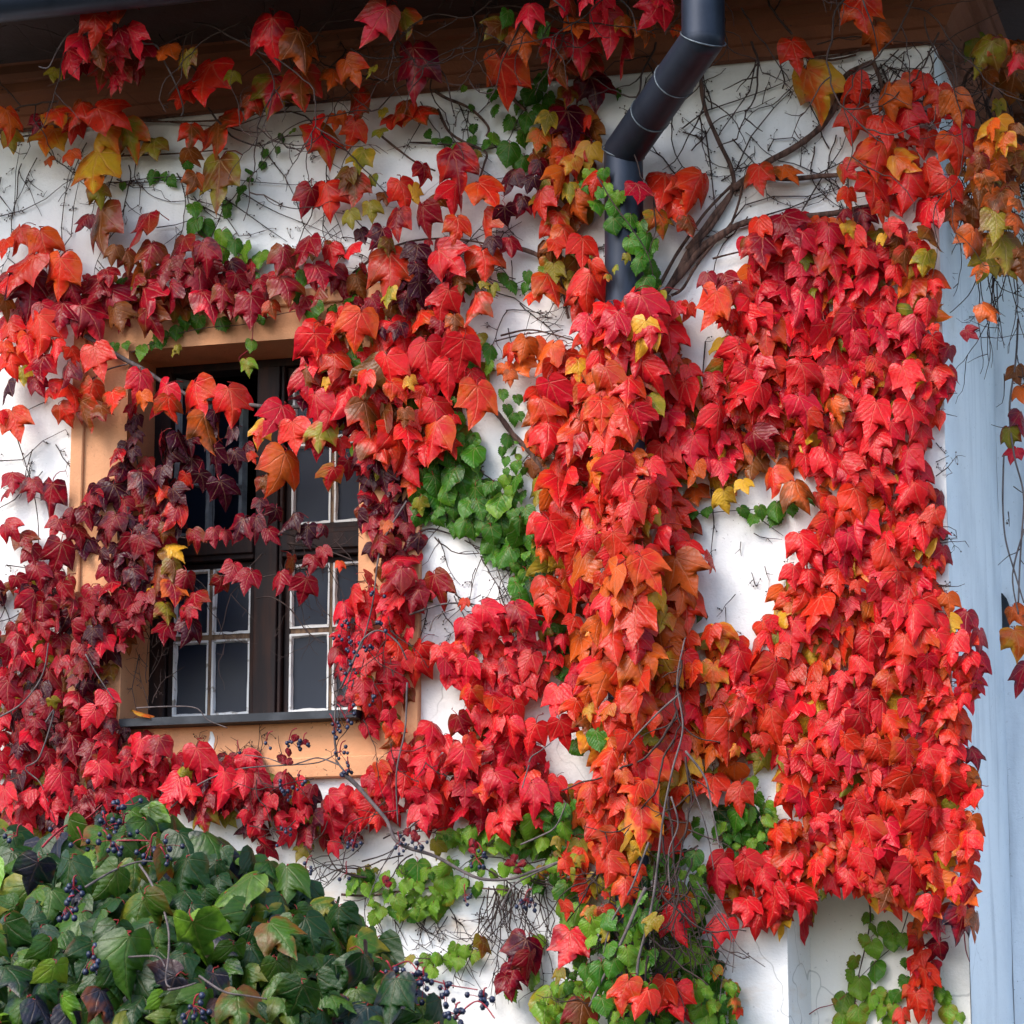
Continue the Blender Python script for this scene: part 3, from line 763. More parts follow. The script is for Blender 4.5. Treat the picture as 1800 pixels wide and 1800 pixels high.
for q, d in (([(-10, 246), (100, 232), (210, 214), (320, 214), (420, 208), (500, 185), (600, 172), (720, 152), (850, 148)], 4.5), ([(-10, 230), (150, 222), (300, 206), (380, 190), (470, 190), (560, 180), (660, 172)], 3.5),
             ([(60, 235), (200, 205), (300, 215), (400, 222), (480, 200), (570, 195)], 3), ([(190, 275), (260, 272), (330, 268), (400, 262)], 4), ([(750, 150), (785, 172), (827, 190), (857, 222), (855, 240)], 7), ([(770, 192), (787, 228), (813, 247), (853, 267), (850, 290), (843, 312)], 6),
             ([(672, 240), (700, 262), (730, 284), (765, 300)], 5), ([(892, 158), (905, 178), (925, 195)], 9)):
    v.stem(q, d, .03)
for q in ([(0, 345), (25, 378), (28, 300), (35, 260)], [(0, 380), (40, 370), (80, 350), (110, 325), (150, 300)], [(110, 440), (108, 400), (112, 360), (120, 310), (135, 270)], [(100, 450), (125, 415), (130, 360), (140, 310)], [(240, 275), (236, 310), (247, 330), (245, 360), (225, 372)],
          [(190, 320), (240, 322), (300, 316), (400, 314), (450, 320), (520, 325), (545, 318)], [(275, 400), (310, 395), (340, 385), (350, 360)], [(390, 345), (440, 380), (475, 405), (505, 425)], [(350, 360), (400, 385), (420, 415), (440, 413), (465, 405)], [(455, 250), (480, 285), (500, 310), (520, 350), (535, 400), (570, 436)],
          [(420, 335), (460, 360), (490, 375), (540, 395), (600, 420)], [(205, 315), (235, 330), (270, 330)], [(340, 345), (360, 370), (380, 385)], [(190, 340), (205, 375), (215, 390)], [(880, 160), (840, 200), (800, 190)], [(720, 250), (800, 250), (860, 255)]):
    v.twig(q, 2.4); 
    for a in q: v.tuft(a[0]+v.r.uniform(-8, 8), a[1]+v.r.uniform(-8, 8))
for i in range(13):
    v.walk(v.r.uniform(0, 620), v.r.uniform(240, 330), v.r.uniform(220, 320), v.r.uniform(90, 230), 2.2, .012, .14, .3, wander=9)
for i in range(10): v.walk(v.r.uniform(620, 960), v.r.uniform(170, 260), v.r.uniform(200, 340), v.r.uniform(60, 170), 1.9, .012, .2, .35)
# 3 crimson row above the window
v = vine('crimson_creeper', 'crimson creeper in a thick row just above the ochre window surround', 'climbing plant', 300, 3)
put(v, 'A', '''90 1260 130 VO;220 1290 160 VO 8;20 1300 100 V;130 1420 190 VS;310 1450 190 VO;40 1500 120 S;150 1530 210 CW;30 1610 100 B;390 1530 110 C;500 1530 150 C;590 1590 170 C;320 1650 150 CW;470 1680 190 CR;620 1680 140 B 20;60 1740 130 VS;200 1750 200 VS;
670 1370 100 BC;785 1350 150 C;950 1320 160 C;880 1430 150 C;1070 1350 150 CW;1050 1480 180 C;760 1570 180 CR;890 1560 140 CW;800 1700 160 CB 20;1090 1590 150 CR;1260 1500 120 C;1170 1560 110 CB;1320 1620 150 C;1380 1500 90 C;1500 1520 160 C;1600 1320 170 C;1480 1360 130 CB -12;1740 1340 110 S;1680 1450 130 C;1760 1460 90 C;1660 1560 100 CB;1770 1690 90 V;1680 1770 170 VS;700 1500 110 CB;240 1640 120 C;560 1450 110 C;950 1420 110 CB;1230 1620 110 CB;1440 1630 90 B''')
put(v, 'B', '''430 920 110 CV;590 880 200 CV;320 1020 140 VS;390 1020 80 Y 25;230 1040 80 B;610 1030 150 S;760 1010 170 VO;500 1070 110 B;300 1170 130 CV;440 1160 160 C;600 1200 130 VO -10;750 1190 160 VO;870 1140 110 W;945 1080 100 W;890 1290 100 C;800 1290 90 W;190 1250 120 W;110 1240 80 W;50 1320 110 S;240 1420 220 VB;560 1370 190 S;740 1380 180 VB;390 1350 140 W;
400 1430 90 W;480 1450 100 W;430 1540 130 W;250 1560 90 L;340 1590 110 W;170 1610 90 C;550 1600 160 S;690 1620 160 VB;400 1690 140 VO;220 1730 80 W;300 1740 90 W;90 1730 190 VO;30 1650 80 V;510 1720 100 C;590 1700 90 BO;640 1790 140 V;890 960 130 WC;1000 970 90 W;1060 890 100 WC;310 1480 100 W;620 1490 100 B;250 1300 90 B''')
fill(v, [(0, 450), (90, 480), (200, 470), (400, 470), (560, 430), (640, 440), (800, 400), (850, 480), (840, 580), (700, 590), (560, 540), (400, 540), (200, 570), (0, 600)], 30, 44, 'WCCBB', off=.04, spread=.03)
for q, d in (([(0, 500), (90, 520), (200, 505), (330, 520), (450, 500), (600, 490), (700, 470)], 5), ([(910, 435), (945, 448), (975, 470), (995, 495)], 9), ([(620, 480), (700, 430), (800, 420), (900, 440)], 5)): v.stem(q, d, .03)
for i in range(14): v.walk(v.r.uniform(620, 960), v.r.uniform(400, 540), v.r.uniform(0, 360), v.r.uniform(60, 150), 1.9, .012, .2, .4)
# 4 scarlet garland across the window head
v = vine('scarlet_creeper', 'scarlet creeper garland hanging across the top of the window opening', 'climbing plant', 520, 4)
put(v, 'D', '''70 100 150 VS;230 130 140 C;390 80 110 V;510 90 160 VS;340 170 130 C;120 180 90 L;30 260 110 W;200 230 100 C;80 430 150 VO;10 400 60 S;370 260 170 VS;470 270 120 V;250 280 80 S;590 320 140 VB;340 390 120 VB;450 380 150 BV;540 370 100 B;150 20 120 S;210 30 100 V;20 40 80 V;290 40 90 S''', .10)
put(v, 'D', '''725 220 130 R -12;840 300 170 R -35;750 310 90 O;910 350 150 VB 12;1050 300 190 S;1210 330 180 VS 4;1100 460 180 BO 4;1450 400 170 R -30;1380 480 110 VY -15;1550 500 170 VS 8;1470 670 200 OV;1390 760 100 B 10;1330 610 50 V;1750 720 120 SL;1700 500 150 LR -10;1640 230 170 R;1660 360 180 R;1770 350 90 R;1770 210 90 V;1660 60 220 S;1720 220 60 Y''', .06)
fill(v, [(560, 600), (640, 550), (720, 600), (830, 590), (845, 660), (800, 720), (800, 790), (720, 815), (640, 815), (600, 760), (545, 740), (530, 670)], 34, 60, 'SSSRVVB', 'VBSVO', off=.07, under='BCWL', urad=34)
fill(v, [(530, 750), (720, 780), (725, 855), (630, 860), (560, 820)], 33, 52, 'SVSCOC', off=.05, spread=.04)
put(v, 'E', '''700 320 190 VO;480 510 190 S;490 390 160 S;350 500 130 S;200 540 200 VB;250 160 180 S;460 90 190 S;630 70 180 S;570 180 160 S;130 390 170 BV;110 210 120 S;300 260 120 VO;370 220 70 Y 20''', .13, .04)
for q, d in (([(150, 590, .06), (190, 615, .06), (220, 633, .05), (262, 655, .04), (310, 685, .03), (360, 705, .03), (430, 711, .03), (520, 715, .03), (600, 690, .03), (700, 660, .03)], 9), ([(160, 668), (190, 650), (225, 640)], 4)): v.stem(q, d, .05, .7, 'greybark')
# 5 wine-dark
v = vine('wine_creeper', 'dark wine-red creeper over the left window jamb and trailing across the window panes', 'climbing plant', 250, 5)
put(v, 'D', '''700 370 60 C;720 420 70 W;690 460 60 W;730 500 50 W;690 530 60 W;700 600 80 W;600 600 90 C;640 680 130 W;840 550 120 W;960 530 120 W;880 610 130 W;850 710 110 W;740 740 130 W;570 790 120 W;480 840 110 C;650 850 130 W;940 810 110 W;840 810 90 V;970 740 80 VC;1060 740 100 W;1170 800 140 W 12;1140 620 120 W;1240 620 90 W;1300 580 80 W;910 910 120 CV;800 960 110 C;590 980 140 CW;470 930 110 C;380 920 70 C;290 980 100 CS -20;
410 1020 120 C;700 990 130 W;760 1090 140 CW;870 1010 90 B;530 1140 90 W;620 1120 120 W;910 1110 120 YB 50;590 1220 120 C;700 1240 110 W;830 1240 120 BC;910 1200 100 BL;1020 1050 110 C;1130 1030 90 C;1190 1030 60 C;1250 990 140 W;1340 980 110 W;1370 870 80 W;1440 920 90 W;1520 950 110 W;1440 1020 90 C;1630 1020 100 W;1690 1000 70 W;980 1280 120 C;910 1320 120 CO;1040 1360 130 CB;1210 1220 110 C;
1150 1290 90 C;1310 1260 120 C;1470 1260 110 C;1540 1190 110 BC;1640 1170 100 C;1700 1120 80 C;1600 1310 130 C;1790 1180 50 V;560 1300 110 C;510 1380 120 C;690 1380 120 C;770 1360 90 C;600 1380 90 C;880 1430 110 LC;980 1450 100 CR;990 1520 130 W;880 1530 110 C;810 1330 60 Y 30;640 1530 90 C;690 1490 50 V;60 730 120 C;160 780 110 CW;270 820 150 CW;20 810 60 C;50 1000 120 C;130 1050 120 C;180 1130 110 C;300 1130 150 CW''', .05, .05)
fill(v, [(270, 690), (330, 700), (420, 760), (400, 800), (330, 850), (280, 790)], 32, 40, 'WWWC', off=.03, spread=.03)
fill(v, [(230, 780), (260, 760), (300, 790), (320, 900), (300, 1000), (290, 1060), (200, 1020), (120, 930), (170, 860)], 28, 40, 'WWWCW', off=.03, spread=.03)
fill(v, [(640, 820), (720, 810), (735, 880), (730, 990), (690, 1000), (650, 960), (640, 880)], 25, 44, 'WWCC', off=.06, under='WC')
put(v, 'H', '930 1430 190 WC;900 1540 150 CW;990 1490 130 C;740 1390 100 B -20;880 1600 120 C', .08)
for q, d in (([(30, 770), (60, 870), (68, 950), (60, 1010)], 2.5), ([(230, 1060), (240, 980), (255, 900), (240, 800), (235, 720)], 4), ([(260, 900), (300, 940), (380, 945), (470, 930), (560, 960), (600, 965)], 3), ([(370, 1010), (450, 1015), (520, 1000), (560, 980)], 2.5), ([(450, 1052), (478, 1050), (510, 1070), (540, 1110), (570, 1130)], 3), ([(505, 955), (540, 960), (580, 970), (620, 985)], 4)): v.stem(q, d, .03, .6, 'twig')
for i in range(12): v.walk(v.r.uniform(290, 620), v.r.uniform(930, 1000), v.r.uniform(230, 310), v.r.uniform(60, 200), 1.6, .02, .2, .2)
for i in range(8): v.walk(v.r.uniform(0, 110), v.r.uniform(700, 1000), v.r.uniform(200, 400), v.r.uniform(60, 140), 1.8, .012, .2, .5)
for q in ([(125, 813), (168, 800), (200, 780), (222, 762)], [(0, 810), (40, 808), (75, 775), (115, 755)], [(10, 993), (60, 1000)], [(245, 1150), (232, 1210), (240, 1250)]): v.twig(q, 2.4); [v.tuft(*a) for a in q]
for i in range(14): v.walk(v.r.uniform(255, 275), v.r.uniform(1080, 1250), v.r.uniform(60, 120), v.r.uniform(40, 100), 1.5, .0, .3, .7)
# 6 low crimson, left and under the window
v = vine('low_crimson_creeper', 'deep crimson creeper covering the wall left of and below the window sill', 'climbing plant', 120, 6)
P1 = [(-20, 1030), (60, 1010), (115, 1015), (150, 1055), (235, 1040), (272, 1060), (225, 1140), (190, 1165), (180, 1215), (205, 1245), (215, 1280), (300, 1325), (360, 1335), (430, 1335), (460, 1350), (520, 1370), (560, 1390), (600, 1420), (640, 1450), (600, 1490), (540, 1500), (460, 1490), (420, 1440), (300, 1430), (200, 1450), (100, 1480), (-20, 1480)]
G1 = [(0, 1050), (25, 1040), (40, 1080), (15, 1110), (0, 1100)]; G2 = [(225, 1150), (260, 1100), (270, 1240), (215, 1250)]
fill(v, P1, 23, 42, 'WCCWCR', 'CCRRCB', off=.07, spread=.08, under='BWCL', urad=27, avoid=(G1, G2))
put(v, 'G', '470 190 120 R;720 370 160 R;830 360 140 CR -8;1040 420 160 R;1170 540 150 R;970 490 70 L -10;1290 530 120 R;340 540 150 R;510 480 130 R;1010 590 90 S;1080 680 90 g;1080 720 120 CL;280 110 60 L;900 560 150 R', .15, .03)
for q, d in (([(0, 1260), (40, 1235), (75, 1185), (85, 1130)], 3.5), ([(80, 1270), (95, 1250), (70, 1330), (45, 1350), (70, 1375), (85, 1410)], 3.5), ([(300, 1420), (340, 1385), (390, 1360), (430, 1350), (500, 1345), (560, 1340), (600, 1320)], 3.5), ([(240, 1245), (300, 1242), (345, 1245), (365, 1265), (400, 1280)], 3), ([(150, 1150), (170, 1185), (200, 1230)], 3)): v.stem(q, d, .15, .6, 'greybark')
for i in range(10): v.walk(v.r.uniform(0, 120), v.r.uniform(1040, 1100), v.r.uniform(200, 340), v.r.uniform(50, 120), 2, .012, .3, .5)
for i in range(12): v.walk(v.r.uniform(280, 520), v.r.uniform(1330, 1350), v.r.uniform(30, 150), v.r.uniform(25, 80), 1.5, .03, .3, .6)
# 7 right of window and mid-low
v = vine('ruby_creeper', 'ruby-red creeper right of the window and in the drift beneath its lower right corner', 'climbing plant', 800, 7)
P2 = [(600, 1060), (640, 1010), (700, 990), (740, 1020), (785, 1050), (765, 1085), (735, 1100), (740, 1150), (795, 1075), (850, 1060), (905, 1070), (965, 1090), (1000, 1130), (1030, 1200), (1010, 1280), (980, 1280), (940, 1250), (880, 1280), (810, 1290), (765, 1250), (735, 1200), (705, 1230), (690, 1300), (650, 1290), (615, 1240), (595, 1180)]
P3 = [(690, 1330), (720, 1290), (800, 1300), (870, 1270), (960, 1290), (975, 1370), (985, 1400), (960, 1450), (880, 1460), (800, 1440), (760, 1460), (700, 1430), (640, 1460), (590, 1430), (560, 1400), (640, 1380)]
GA = [(740, 1170), (765, 1180), (790, 1220), (805, 1260), (835, 1300), (790, 1290), (750, 1255), (738, 1240)]; GB = [(915, 1250), (950, 1245), (968, 1190), (985, 1190), (1005, 1290), (990, 1380), (960, 1290), (915, 1275)]; GC = [(738, 1070), (800, 1060), (790, 1100), (770, 1145), (738, 1155)]
fill(v, P2, 24, 43, 'CRRSSR', 'RRSRSV', off=.08, spread=.06, under='CBRL', urad=30, avoid=(GA, GB, GC))
fill(v, P3, 24, 45, 'RRSRSR', off=.08, spread=.08, under='RBSC', urad=29, avoid=(GA, GB))
put(v, 'E', '500 1300 150 CB;650 1520 140 R 8;930 1450 140 C;640 1380 60 V;260 1400 110 R;390 1360 120 C;270 1250 150 C;210 1060 120 CB;230 980 70 OB;90 950 110 W;770 1440 130 R', .12)
put(v, 'H', '680 80 110 SO;890 250 120 S;1010 280 140 S;900 160 130 S;800 230 110 S;640 220 110 C;470 250 130 R;830 530 150 R;430 700 140 R;880 700 140 S;1000 600 150 R;1100 600 110 R;1130 90 150 S;1170 260 140 S;1240 140 130 V', .14)
for q, d in (([(715, 880), (670, 960), (655, 1060), (640, 1120), (612, 1200), (590, 1280)], 3.5), ([(720, 1080), (790, 1060), (880, 1070), (960, 1085)], 4), ([(755, 1110), (765, 1085), (800, 1070)], 3)): v.stem(q, d, .12, .6, 'greybark')
for i in range(24): v.walk(v.r.uniform(735, 960), v.r.uniform(930, 1110), v.r.uniform(200, 340), v.r.uniform(30, 130), 1.8, .012, .2, .5)
# 8 orange shoot left of the pipe
v = vine('orange_creeper', 'orange and yellow creeper shoots growing just left of the downpipe', 'climbing plant', 1000, 8)
put(v, 'B', '''1320 480 180 WC;1190 500 110 CL;1200 660 190 WC;1090 640 100 LY;1040 740 110 OL -10;1160 820 130 VO;1310 820 130 Y;1210 870 100 Y;1170 950 140 O -15;1250 1080 160 OB;1060 1070 140 VS 10;1130 1160 110 VL;1180 1250 120 VO;1080 1270 90 OL;1270 1320 150 V;1130 1310 90 V;1010 1560 80 V -15;1110 1510 170 VO;1310 1520 170 VS;1220 1560 70 V;1060 980 80 L;1200 1010 90 L''', .10)
put(v, 'E', '880 60 110 VO;860 160 90 O;970 130 130 O;960 40 120 O;1080 80 160 OV;930 70 80 V;1030 30 90 O;890 190 70 O;1180 120 140 V;1250 150 120 YV;1140 170 150 V', .07)
fill(v, [(960, 190), (1045, 215), (1050, 320), (1020, 360), (1045, 480), (1030, 560), (975, 500), (945, 350)], 33, 50, 'VOVLBO', off=.05, spread=.05, under='LB')
for q, d in (([(1000, 560), (985, 480), (990, 400), (1000, 300), (1010, 200), (1030, 130)], 5), ([(880, 590), (930, 580), (980, 590), (1030, 605)], 4), ([(870, 600), (920, 588), (990, 580)], 3)): v.stem(q, d, .03)
for i in range(16): v.walk(v.r.uniform(880, 1050), v.r.uniform(430, 600), v.r.uniform(150, 390), v.r.uniform(40, 120), 1.7, .012, .2, .5)
# 9 the column over the pipe
v = vine('vermilion_creeper', 'vermilion and golden creeper column wrapped over the lower downpipe', 'climbing plant', 1100, 9)
P4 = [(950, 650), (1040, 570), (1060, 545), (1130, 520), (1200, 540), (1230, 600), (1225, 700), (1240, 760), (1220, 830), (1240, 900), (1255, 980), (1220, 1050), (1235, 1100), (1270, 1120), (1290, 1200), (1300, 1300), (1270, 1370), (1220, 1390), (1190, 1440), (1170, 1500), (1110, 1560), (1020, 1590), (990, 1540), (1000, 1440), (1030, 1350), (1030, 1250), (1010, 1160), (970, 1060), (940, 960), (945, 860), (935, 780)]
G5 = [(1228, 900), (1300, 895), (1420, 885), (1405, 960), (1350, 1050), (1325, 1108), (1270, 1112), (1228, 1060)]; G6 = [(1195, 470), (1265, 480), (1250, 600), (1225, 620), (1200, 560)]
fill(v, [(1055, 548), (1128, 540), (1130, 800), (1125, 1480), (1052, 1500), (1050, 900)], 31, 56, 'SVSRV', 'OVOVYO', off=.06, spread=.03)
fill(v, P4, 33, 60, 'RSSSVVO', 'OYOVVOY', off=.075, spread=.06, under='BOLYO', urad=38, avoid=(G5, G6))
fill(v, [(1065, 970), (1230, 985), (1215, 1190), (1130, 1220), (1065, 1110)], 42, 66, 'OYOVOY', off=.13, spread=.04)
put(v, 'H', '1560 120 190 VO;1420 180 150 V;1680 180 150 V;1540 330 190 V;1680 350 150 V;1420 420 180 VO -10;1570 570 170 V;1570 730 200 VY;1420 850 170 V;1400 980 180 V;1270 920 120 V;1280 1100 130 V;1490 1090 140 V;1570 870 90 Y;1320 590 140 VO;1380 510 130 V;1480 510 100 OV;1310 150 90 YV;1400 150 90 O;1760 590 130 VO;1720 430 140 V', .12, .05, 1.05)
put(v, 'E', '1120 300 210 R;1510 250 190 S;1370 380 180 VO;1560 420 170 R;1720 430 170 R;1690 620 190 S;1450 690 190 SV;1320 690 140 OY;1170 740 160 S;1270 830 170 S;1530 900 160 S;1670 760 190 S;1110 1020 190 S;1280 1020 180 SV;1200 560 170 CS;1080 500 190 S -8;1620 1210 200 VO;1570 1320 170 VO;1410 1390 170 S;1290 1290 150 R;1550 1600 200 S;1680 1750 210 YO;1470 1250 150 VO;1700 1480 130 YO', .12, .05, 1.05)
v.stem([(1170, 520, .05), (1130, 640, .05), (1060, 780, .06), (1000, 850, .05)], 18, .05)
for q, d in (([(1115, 1810), (1120, 1700), (1145, 1600), (1155, 1520), (1165, 1440), (1180, 1360), (1200, 1280), (1190, 1200), (1200, 1140), (1205, 1120, .2)], 5), ([(1195, 1220), (1150, 1260), (1105, 1310), (1098, 1340)], 4), ([(1205, 1320), (1240, 1370), (1255, 1440), (1265, 1490)], 4.5), ([(1180, 1400), (1192, 1450), (1175, 1500), (1178, 1570)], 3.5), ([(1140, 1480), (1110, 1560), (1075, 1620), (1060, 1680)], 4), ([(1135, 1560), (1100, 1640), (1060, 1720), (1035, 1770)], 7)): v.stem(q, d, .33, .5, 'greybark')
for x, y, l in ((1198, 1160, 200), (1190, 1250, 260), (1205, 1330, 240), (1175, 1400, 260), (1165, 1470, 240), (1150, 1540, 220), (1120, 1620, 180), (1185, 1300, 200), (1210, 1420, 200), (1100, 1660, 150), (1140, 1680, 120)):
    v.walk(x, y, 268+v.r.gauss(0, 12), l, v.r.uniform(3, 4.2), .31, .2, .12, wander=10)
# 10 big right mass
v = vine('red_creeper', 'largest bright red creeper, covering the wall from the downpipe to the house corner', 'climbing plant', 1480, 10, cap=300)
P5 = [(1320, 430), (1400, 395), (1500, 400), (1600, 420), (1640, 500), (1650, 600), (1650, 720), (1615, 800), (1640, 900), (1650, 1020), (1700, 1100), (1710, 1200), (1690, 1300), (1705, 1400), (1705, 1550), (1700, 1620), (1640, 1600), (1560, 1590), (1480, 1555), (1420, 1560), (1410, 1620), (1340, 1620), (1290, 1590), (1250, 1550), (1270, 1500), (1380, 1480), (1375, 1420), (1350, 1380), (1290, 1310), (1270, 1180), (1285, 1120), (1340, 1100), (1350, 1040), (1380, 960), (1430, 910), (1450, 860), (1390, 800), (1330, 850), (1260, 870), (1245, 800), (1235, 720), (1250, 640), (1270, 560), (1310, 500)]
fill(v, P5, 28, 53, 'RRRRSSSV', 'SRSVSVSSVO', off=.05, spread=.06, under='OVYVOL', urad=34, avoid=(G5, G6, [(1300, 820), (1380, 800), (1390, 860), (1310, 880)]))
fill(v, [(1060, 1560), (1120, 1560), (1110, 1620), (1060, 1610)], 40, 40, 'V', off=.06)
put(v, 'C', '''1040 840 190 VO;1170 850 140 OY;880 900 110 SL;1000 1010 180 VS;1180 1000 200 SV;880 1040 100 VO;1300 920 130 V;1380 1020 160 VS;410 930 140 VB 8;560 910 120 OB;80 1000 190 V;40 1190 110 B;10 1080 50 O;1270 1140 180 S;1060 1120 100 VO;850 1130 70 C;950 1150 110 C;1110 1200 90 SB;1430 1150 110 OB;
390 1210 130 V;560 1190 180 C;430 1310 180 CV;620 1290 160 R;770 1250 140 R;880 1210 80 Y;900 1270 120 S;780 1370 150 S;930 1370 140 S;330 1280 60 B;1330 1260 160 B;1280 1370 110 LY;1180 1370 120 BV;1060 1260 60 Y;1120 1290 100 B;640 1370 80 L;130 1480 90 C;230 1480 110 C 20;150 1610 170 V;20 1640 80 V;330 1680 140 S;260 1660 70 S;590 280 150 VB 10;680 480 240 OY 6;910 460 140 V 12;1100 540 180 OB;1250 450 130 V;910 650 160 VB -10;1060 670 150 V;1200 430 80 O;1210 640 150 S 20;1350 520 140 VO;1440 560 150 OB;1500 540 80 O;1440 800 180 VO 8''', .10)
put(v, 'B', '1690 980 200 V;1560 1010 130 C;1740 1090 170 VO;1680 1170 140 OL;1770 960 60 V;1300 1720 140 R;1430 1700 150 R;1600 1640 190 R;1750 1640 110 R;1610 1740 150 S;1480 1780 120 S', .10)
put(v, 'F', '260 90 190 S;320 200 160 S;390 280 180 S;630 360 190 R;630 190 190 S;1000 390 190 S;1200 380 190 S;1170 200 180 S 10;810 370 150 OB 15;470 740 180 VO 3;630 800 190 OB;870 690 180 S;1190 640 180 R;150 1170 130 V -25;30 1100 150 S;200 430 190 S;60 560 180 R;410 530 180 C;330 760 110 Y;230 840 130 Y;190 1560 170 OY;620 1080 190 S;750 990 150 S;1180 800 180 S', .10, .04, 1.0)
put(v, 'I', '190 1030 180 R;370 980 170 S;440 1030 140 S;480 1140 170 S;330 1190 160 S;470 1180 180 S;620 1140 150 S 12;400 1280 130 S;560 950 150 S;700 1000 140 S;920 960 170 S;860 1050 150 S;1000 1050 140 S;1210 1040 230 S;1320 1010 110 V;500 820 150 VO;240 270 220 V;170 550 190 V;310 600 150 V;1070 1130 140 BV;1250 1290 120 OB', .10, .04, 1.0)
fill(v, [(1500, 170), (1600, 150), (1690, 210), (1715, 320), (1660, 430), (1500, 410), (1485, 300)], 41, 62, 'VSVSO', off=.05, spread=.05)
fill(v, [(1235, 735), (1420, 755), (1440, 835), (1310, 815), (1255, 875)], 33, 50, 'YLOYBO', off=.03, spread=.03)
# leaves lapping round the corner
for x, y, w_, c in ((1665, 620, 40, 'C'), (1672, 660, 45, 'RC'), (1660, 690, 45, 'R'), (1655, 880, 40, 'C'), (1650, 930, 45, 'R'), (1655, 980, 45, 'RC'), (1700, 1095, 55, 'CR'), (1722, 1130, 50, 'RC'), (1715, 1170, 50, 'RC'), (1722, 1200, 35, 'CR'), (1700, 1230, 50, 'R'), (1695, 1290, 45, 'R'), (1712, 1330, 40, 'CW'), (1715, 1390, 45, 'OB'), (1708, 1460, 50, 'VO'), (1700, 1500, 50, 'R'), (1695, 1560, 45, 'RC'), (1690, 1620, 60, 'CP'), (1715, 1625, 50, 'BO'), (1650, 1630, 50, 'CR'), (1708, 1580, 35, 'CR')):
    v.leaf(x, y, w_, c, v.r.gauss(5, 15), .03, yaw=45+v.r.gauss(0, 12))
for q, d in (([(1165, 520), (1180, 495), (1213, 440), (1250, 400), (1288, 335), (1285, 295), (1262, 245), (1240, 195), (1233, 140), (1240, 95)], 9), ([(1150, 520), (1176, 470), (1205, 425), (1228, 390), (1262, 350), (1290, 322)], 7), ([(1180, 520), (1200, 508), (1222, 470), (1258, 425), (1282, 400), (1300, 352), (1306, 318)], 6), ([(1150, 540), (1172, 512), (1212, 452), (1252, 418), (1300, 394), (1360, 386), (1430, 378)], 8), ([(1160, 525), (1190, 490), (1225, 450), (1265, 415), (1320, 388), (1400, 382), (1480, 372), (1560, 360)], 14), ([(1285, 335), (1330, 310), (1375, 315), (1430, 312), (1490, 306), (1560, 300)], 11), ([(1210, 440), (1255, 380), (1285, 340)], 12),
             ([(1290, 330), (1340, 292), (1390, 262), (1430, 235), (1455, 210), (1475, 170), (1490, 130), (1535, 107)], 13), ([(1535, 107), (1548, 150), (1552, 185)], 8), ([(1395, 92), (1440, 102), (1500, 92), (1515, 82)], 6), ([(1415, 100), (1460, 106), (1505, 96)], 5), ([(1253, 455), (1290, 445), (1315, 440)], 4), ([(1175, 505), (1205, 455), (1235, 425)], 9), ([(1150, 560), (1170, 515), (1200, 475)], 10),
             ([(820, 665), (850, 700), (880, 735), (905, 768), (930, 795), (958, 830), (970, 840)], 11)): v.stem(q, d, .03, .75)
for q in ([(1330, 100), (1318, 160), (1268, 230), (1262, 240)], [(1200, 225), (1240, 195), (1300, 175), (1355, 155), (1400, 135)], [(1293, 300), (1320, 240), (1360, 190), (1390, 160)], [(1240, 230), (1250, 300), (1255, 350), (1260, 375)], [(1350, 265), (1360, 245), (1395, 242), (1420, 265)], [(1200, 232), (1225, 240), (1245, 260)], [(1410, 370), (1440, 320), (1480, 260), (1490, 230)], [(1420, 315), (1470, 290), (1520, 265)], [(1270, 410), (1310, 360), (1360, 345), (1420, 345), (1470, 330)], [(1340, 380), (1390, 365), (1450, 340), (1480, 330)], [(1500, 190), (1510, 150), (1480, 120)], [(1560, 190), (1600, 130), (1640, 90), (1680, 60), (1760, 20)], [(1550, 180), (1585, 120), (1590, 90)], [(1540, 200), (1620, 150), (1700, 105)], [(1240, 600), (1235, 660), (1245, 720)], [(1250, 860), (1255, 920), (1250, 970)]):
    v.twig(q, 3); [v.tuft(*a) for a in q]
for i in range(17): v.walk(v.r.uniform(1170, 1500), v.r.uniform(110, 400), v.r.choice((50, 60, 110, 240, 270))+v.r.gauss(0, 15), v.r.uniform(80, 230), 2.2, .012, .2, .45)
for i in range(22): v.walk(v.r.uniform(1530, 1660), v.r.uniform(85, 150), v.r.uniform(220, 330), v.r.uniform(50, 130), 2.2, .012, .3, .3)
for i in range(14): v.walk(1645, v.r.uniform(640, 1060), v.r.uniform(-40, 60), v.r.uniform(20, 60), 1.7, .012, .3, .6)
for i in range(8): v.walk(v.r.uniform(1260, 1400), v.r.uniform(930, 1090), v.r.uniform(200, 340), v.r.uniform(20, 60), 1.4, .012, .2, .8)
# 11 corner
v = vine('corner_creeper', 'tawny orange and olive creeper hanging at the far right over the bluish side wall', 'climbing plant', 1760, 11)
put(v, 'C', '''1590 290 170 LB;1680 270 100 BO;1740 340 110 RB;1780 270 80 BO;1660 680 170 YO;1600 770 120 OB;1550 920 130 O;1680 900 110 OB;1650 1080 150 BO;1760 850 100 B;1720 1010 100 B;1640 1180 150 LB;1770 1080 90 BO;1520 1270 140 OB;1560 1430 90 BO;1690 1330 170 LB;1780 1350 70 B;1760 1180 100 OB;1610 1640 110 OB 25;1520 1760 80 C 50;1700 760 110 OY;1620 680 100 O;1690 830 120 OY;1560 860 90 B;1740 700 90 B;1600 960 100 BO;1700 1150 110 BO;1640 940 90 LB''', .10, .15)
fill(v, [(1690, 250), (1760, 220), (1810, 280), (1810, 470), (1740, 480), (1700, 420), (1680, 300)], 31, 58, 'BOBLBO', off=.0, spread=.06)
fill(v, [(1700, 90), (1810, 70), (1810, 240), (1760, 200)], 34, 56, 'BBLB', off=-.3, spread=.1)
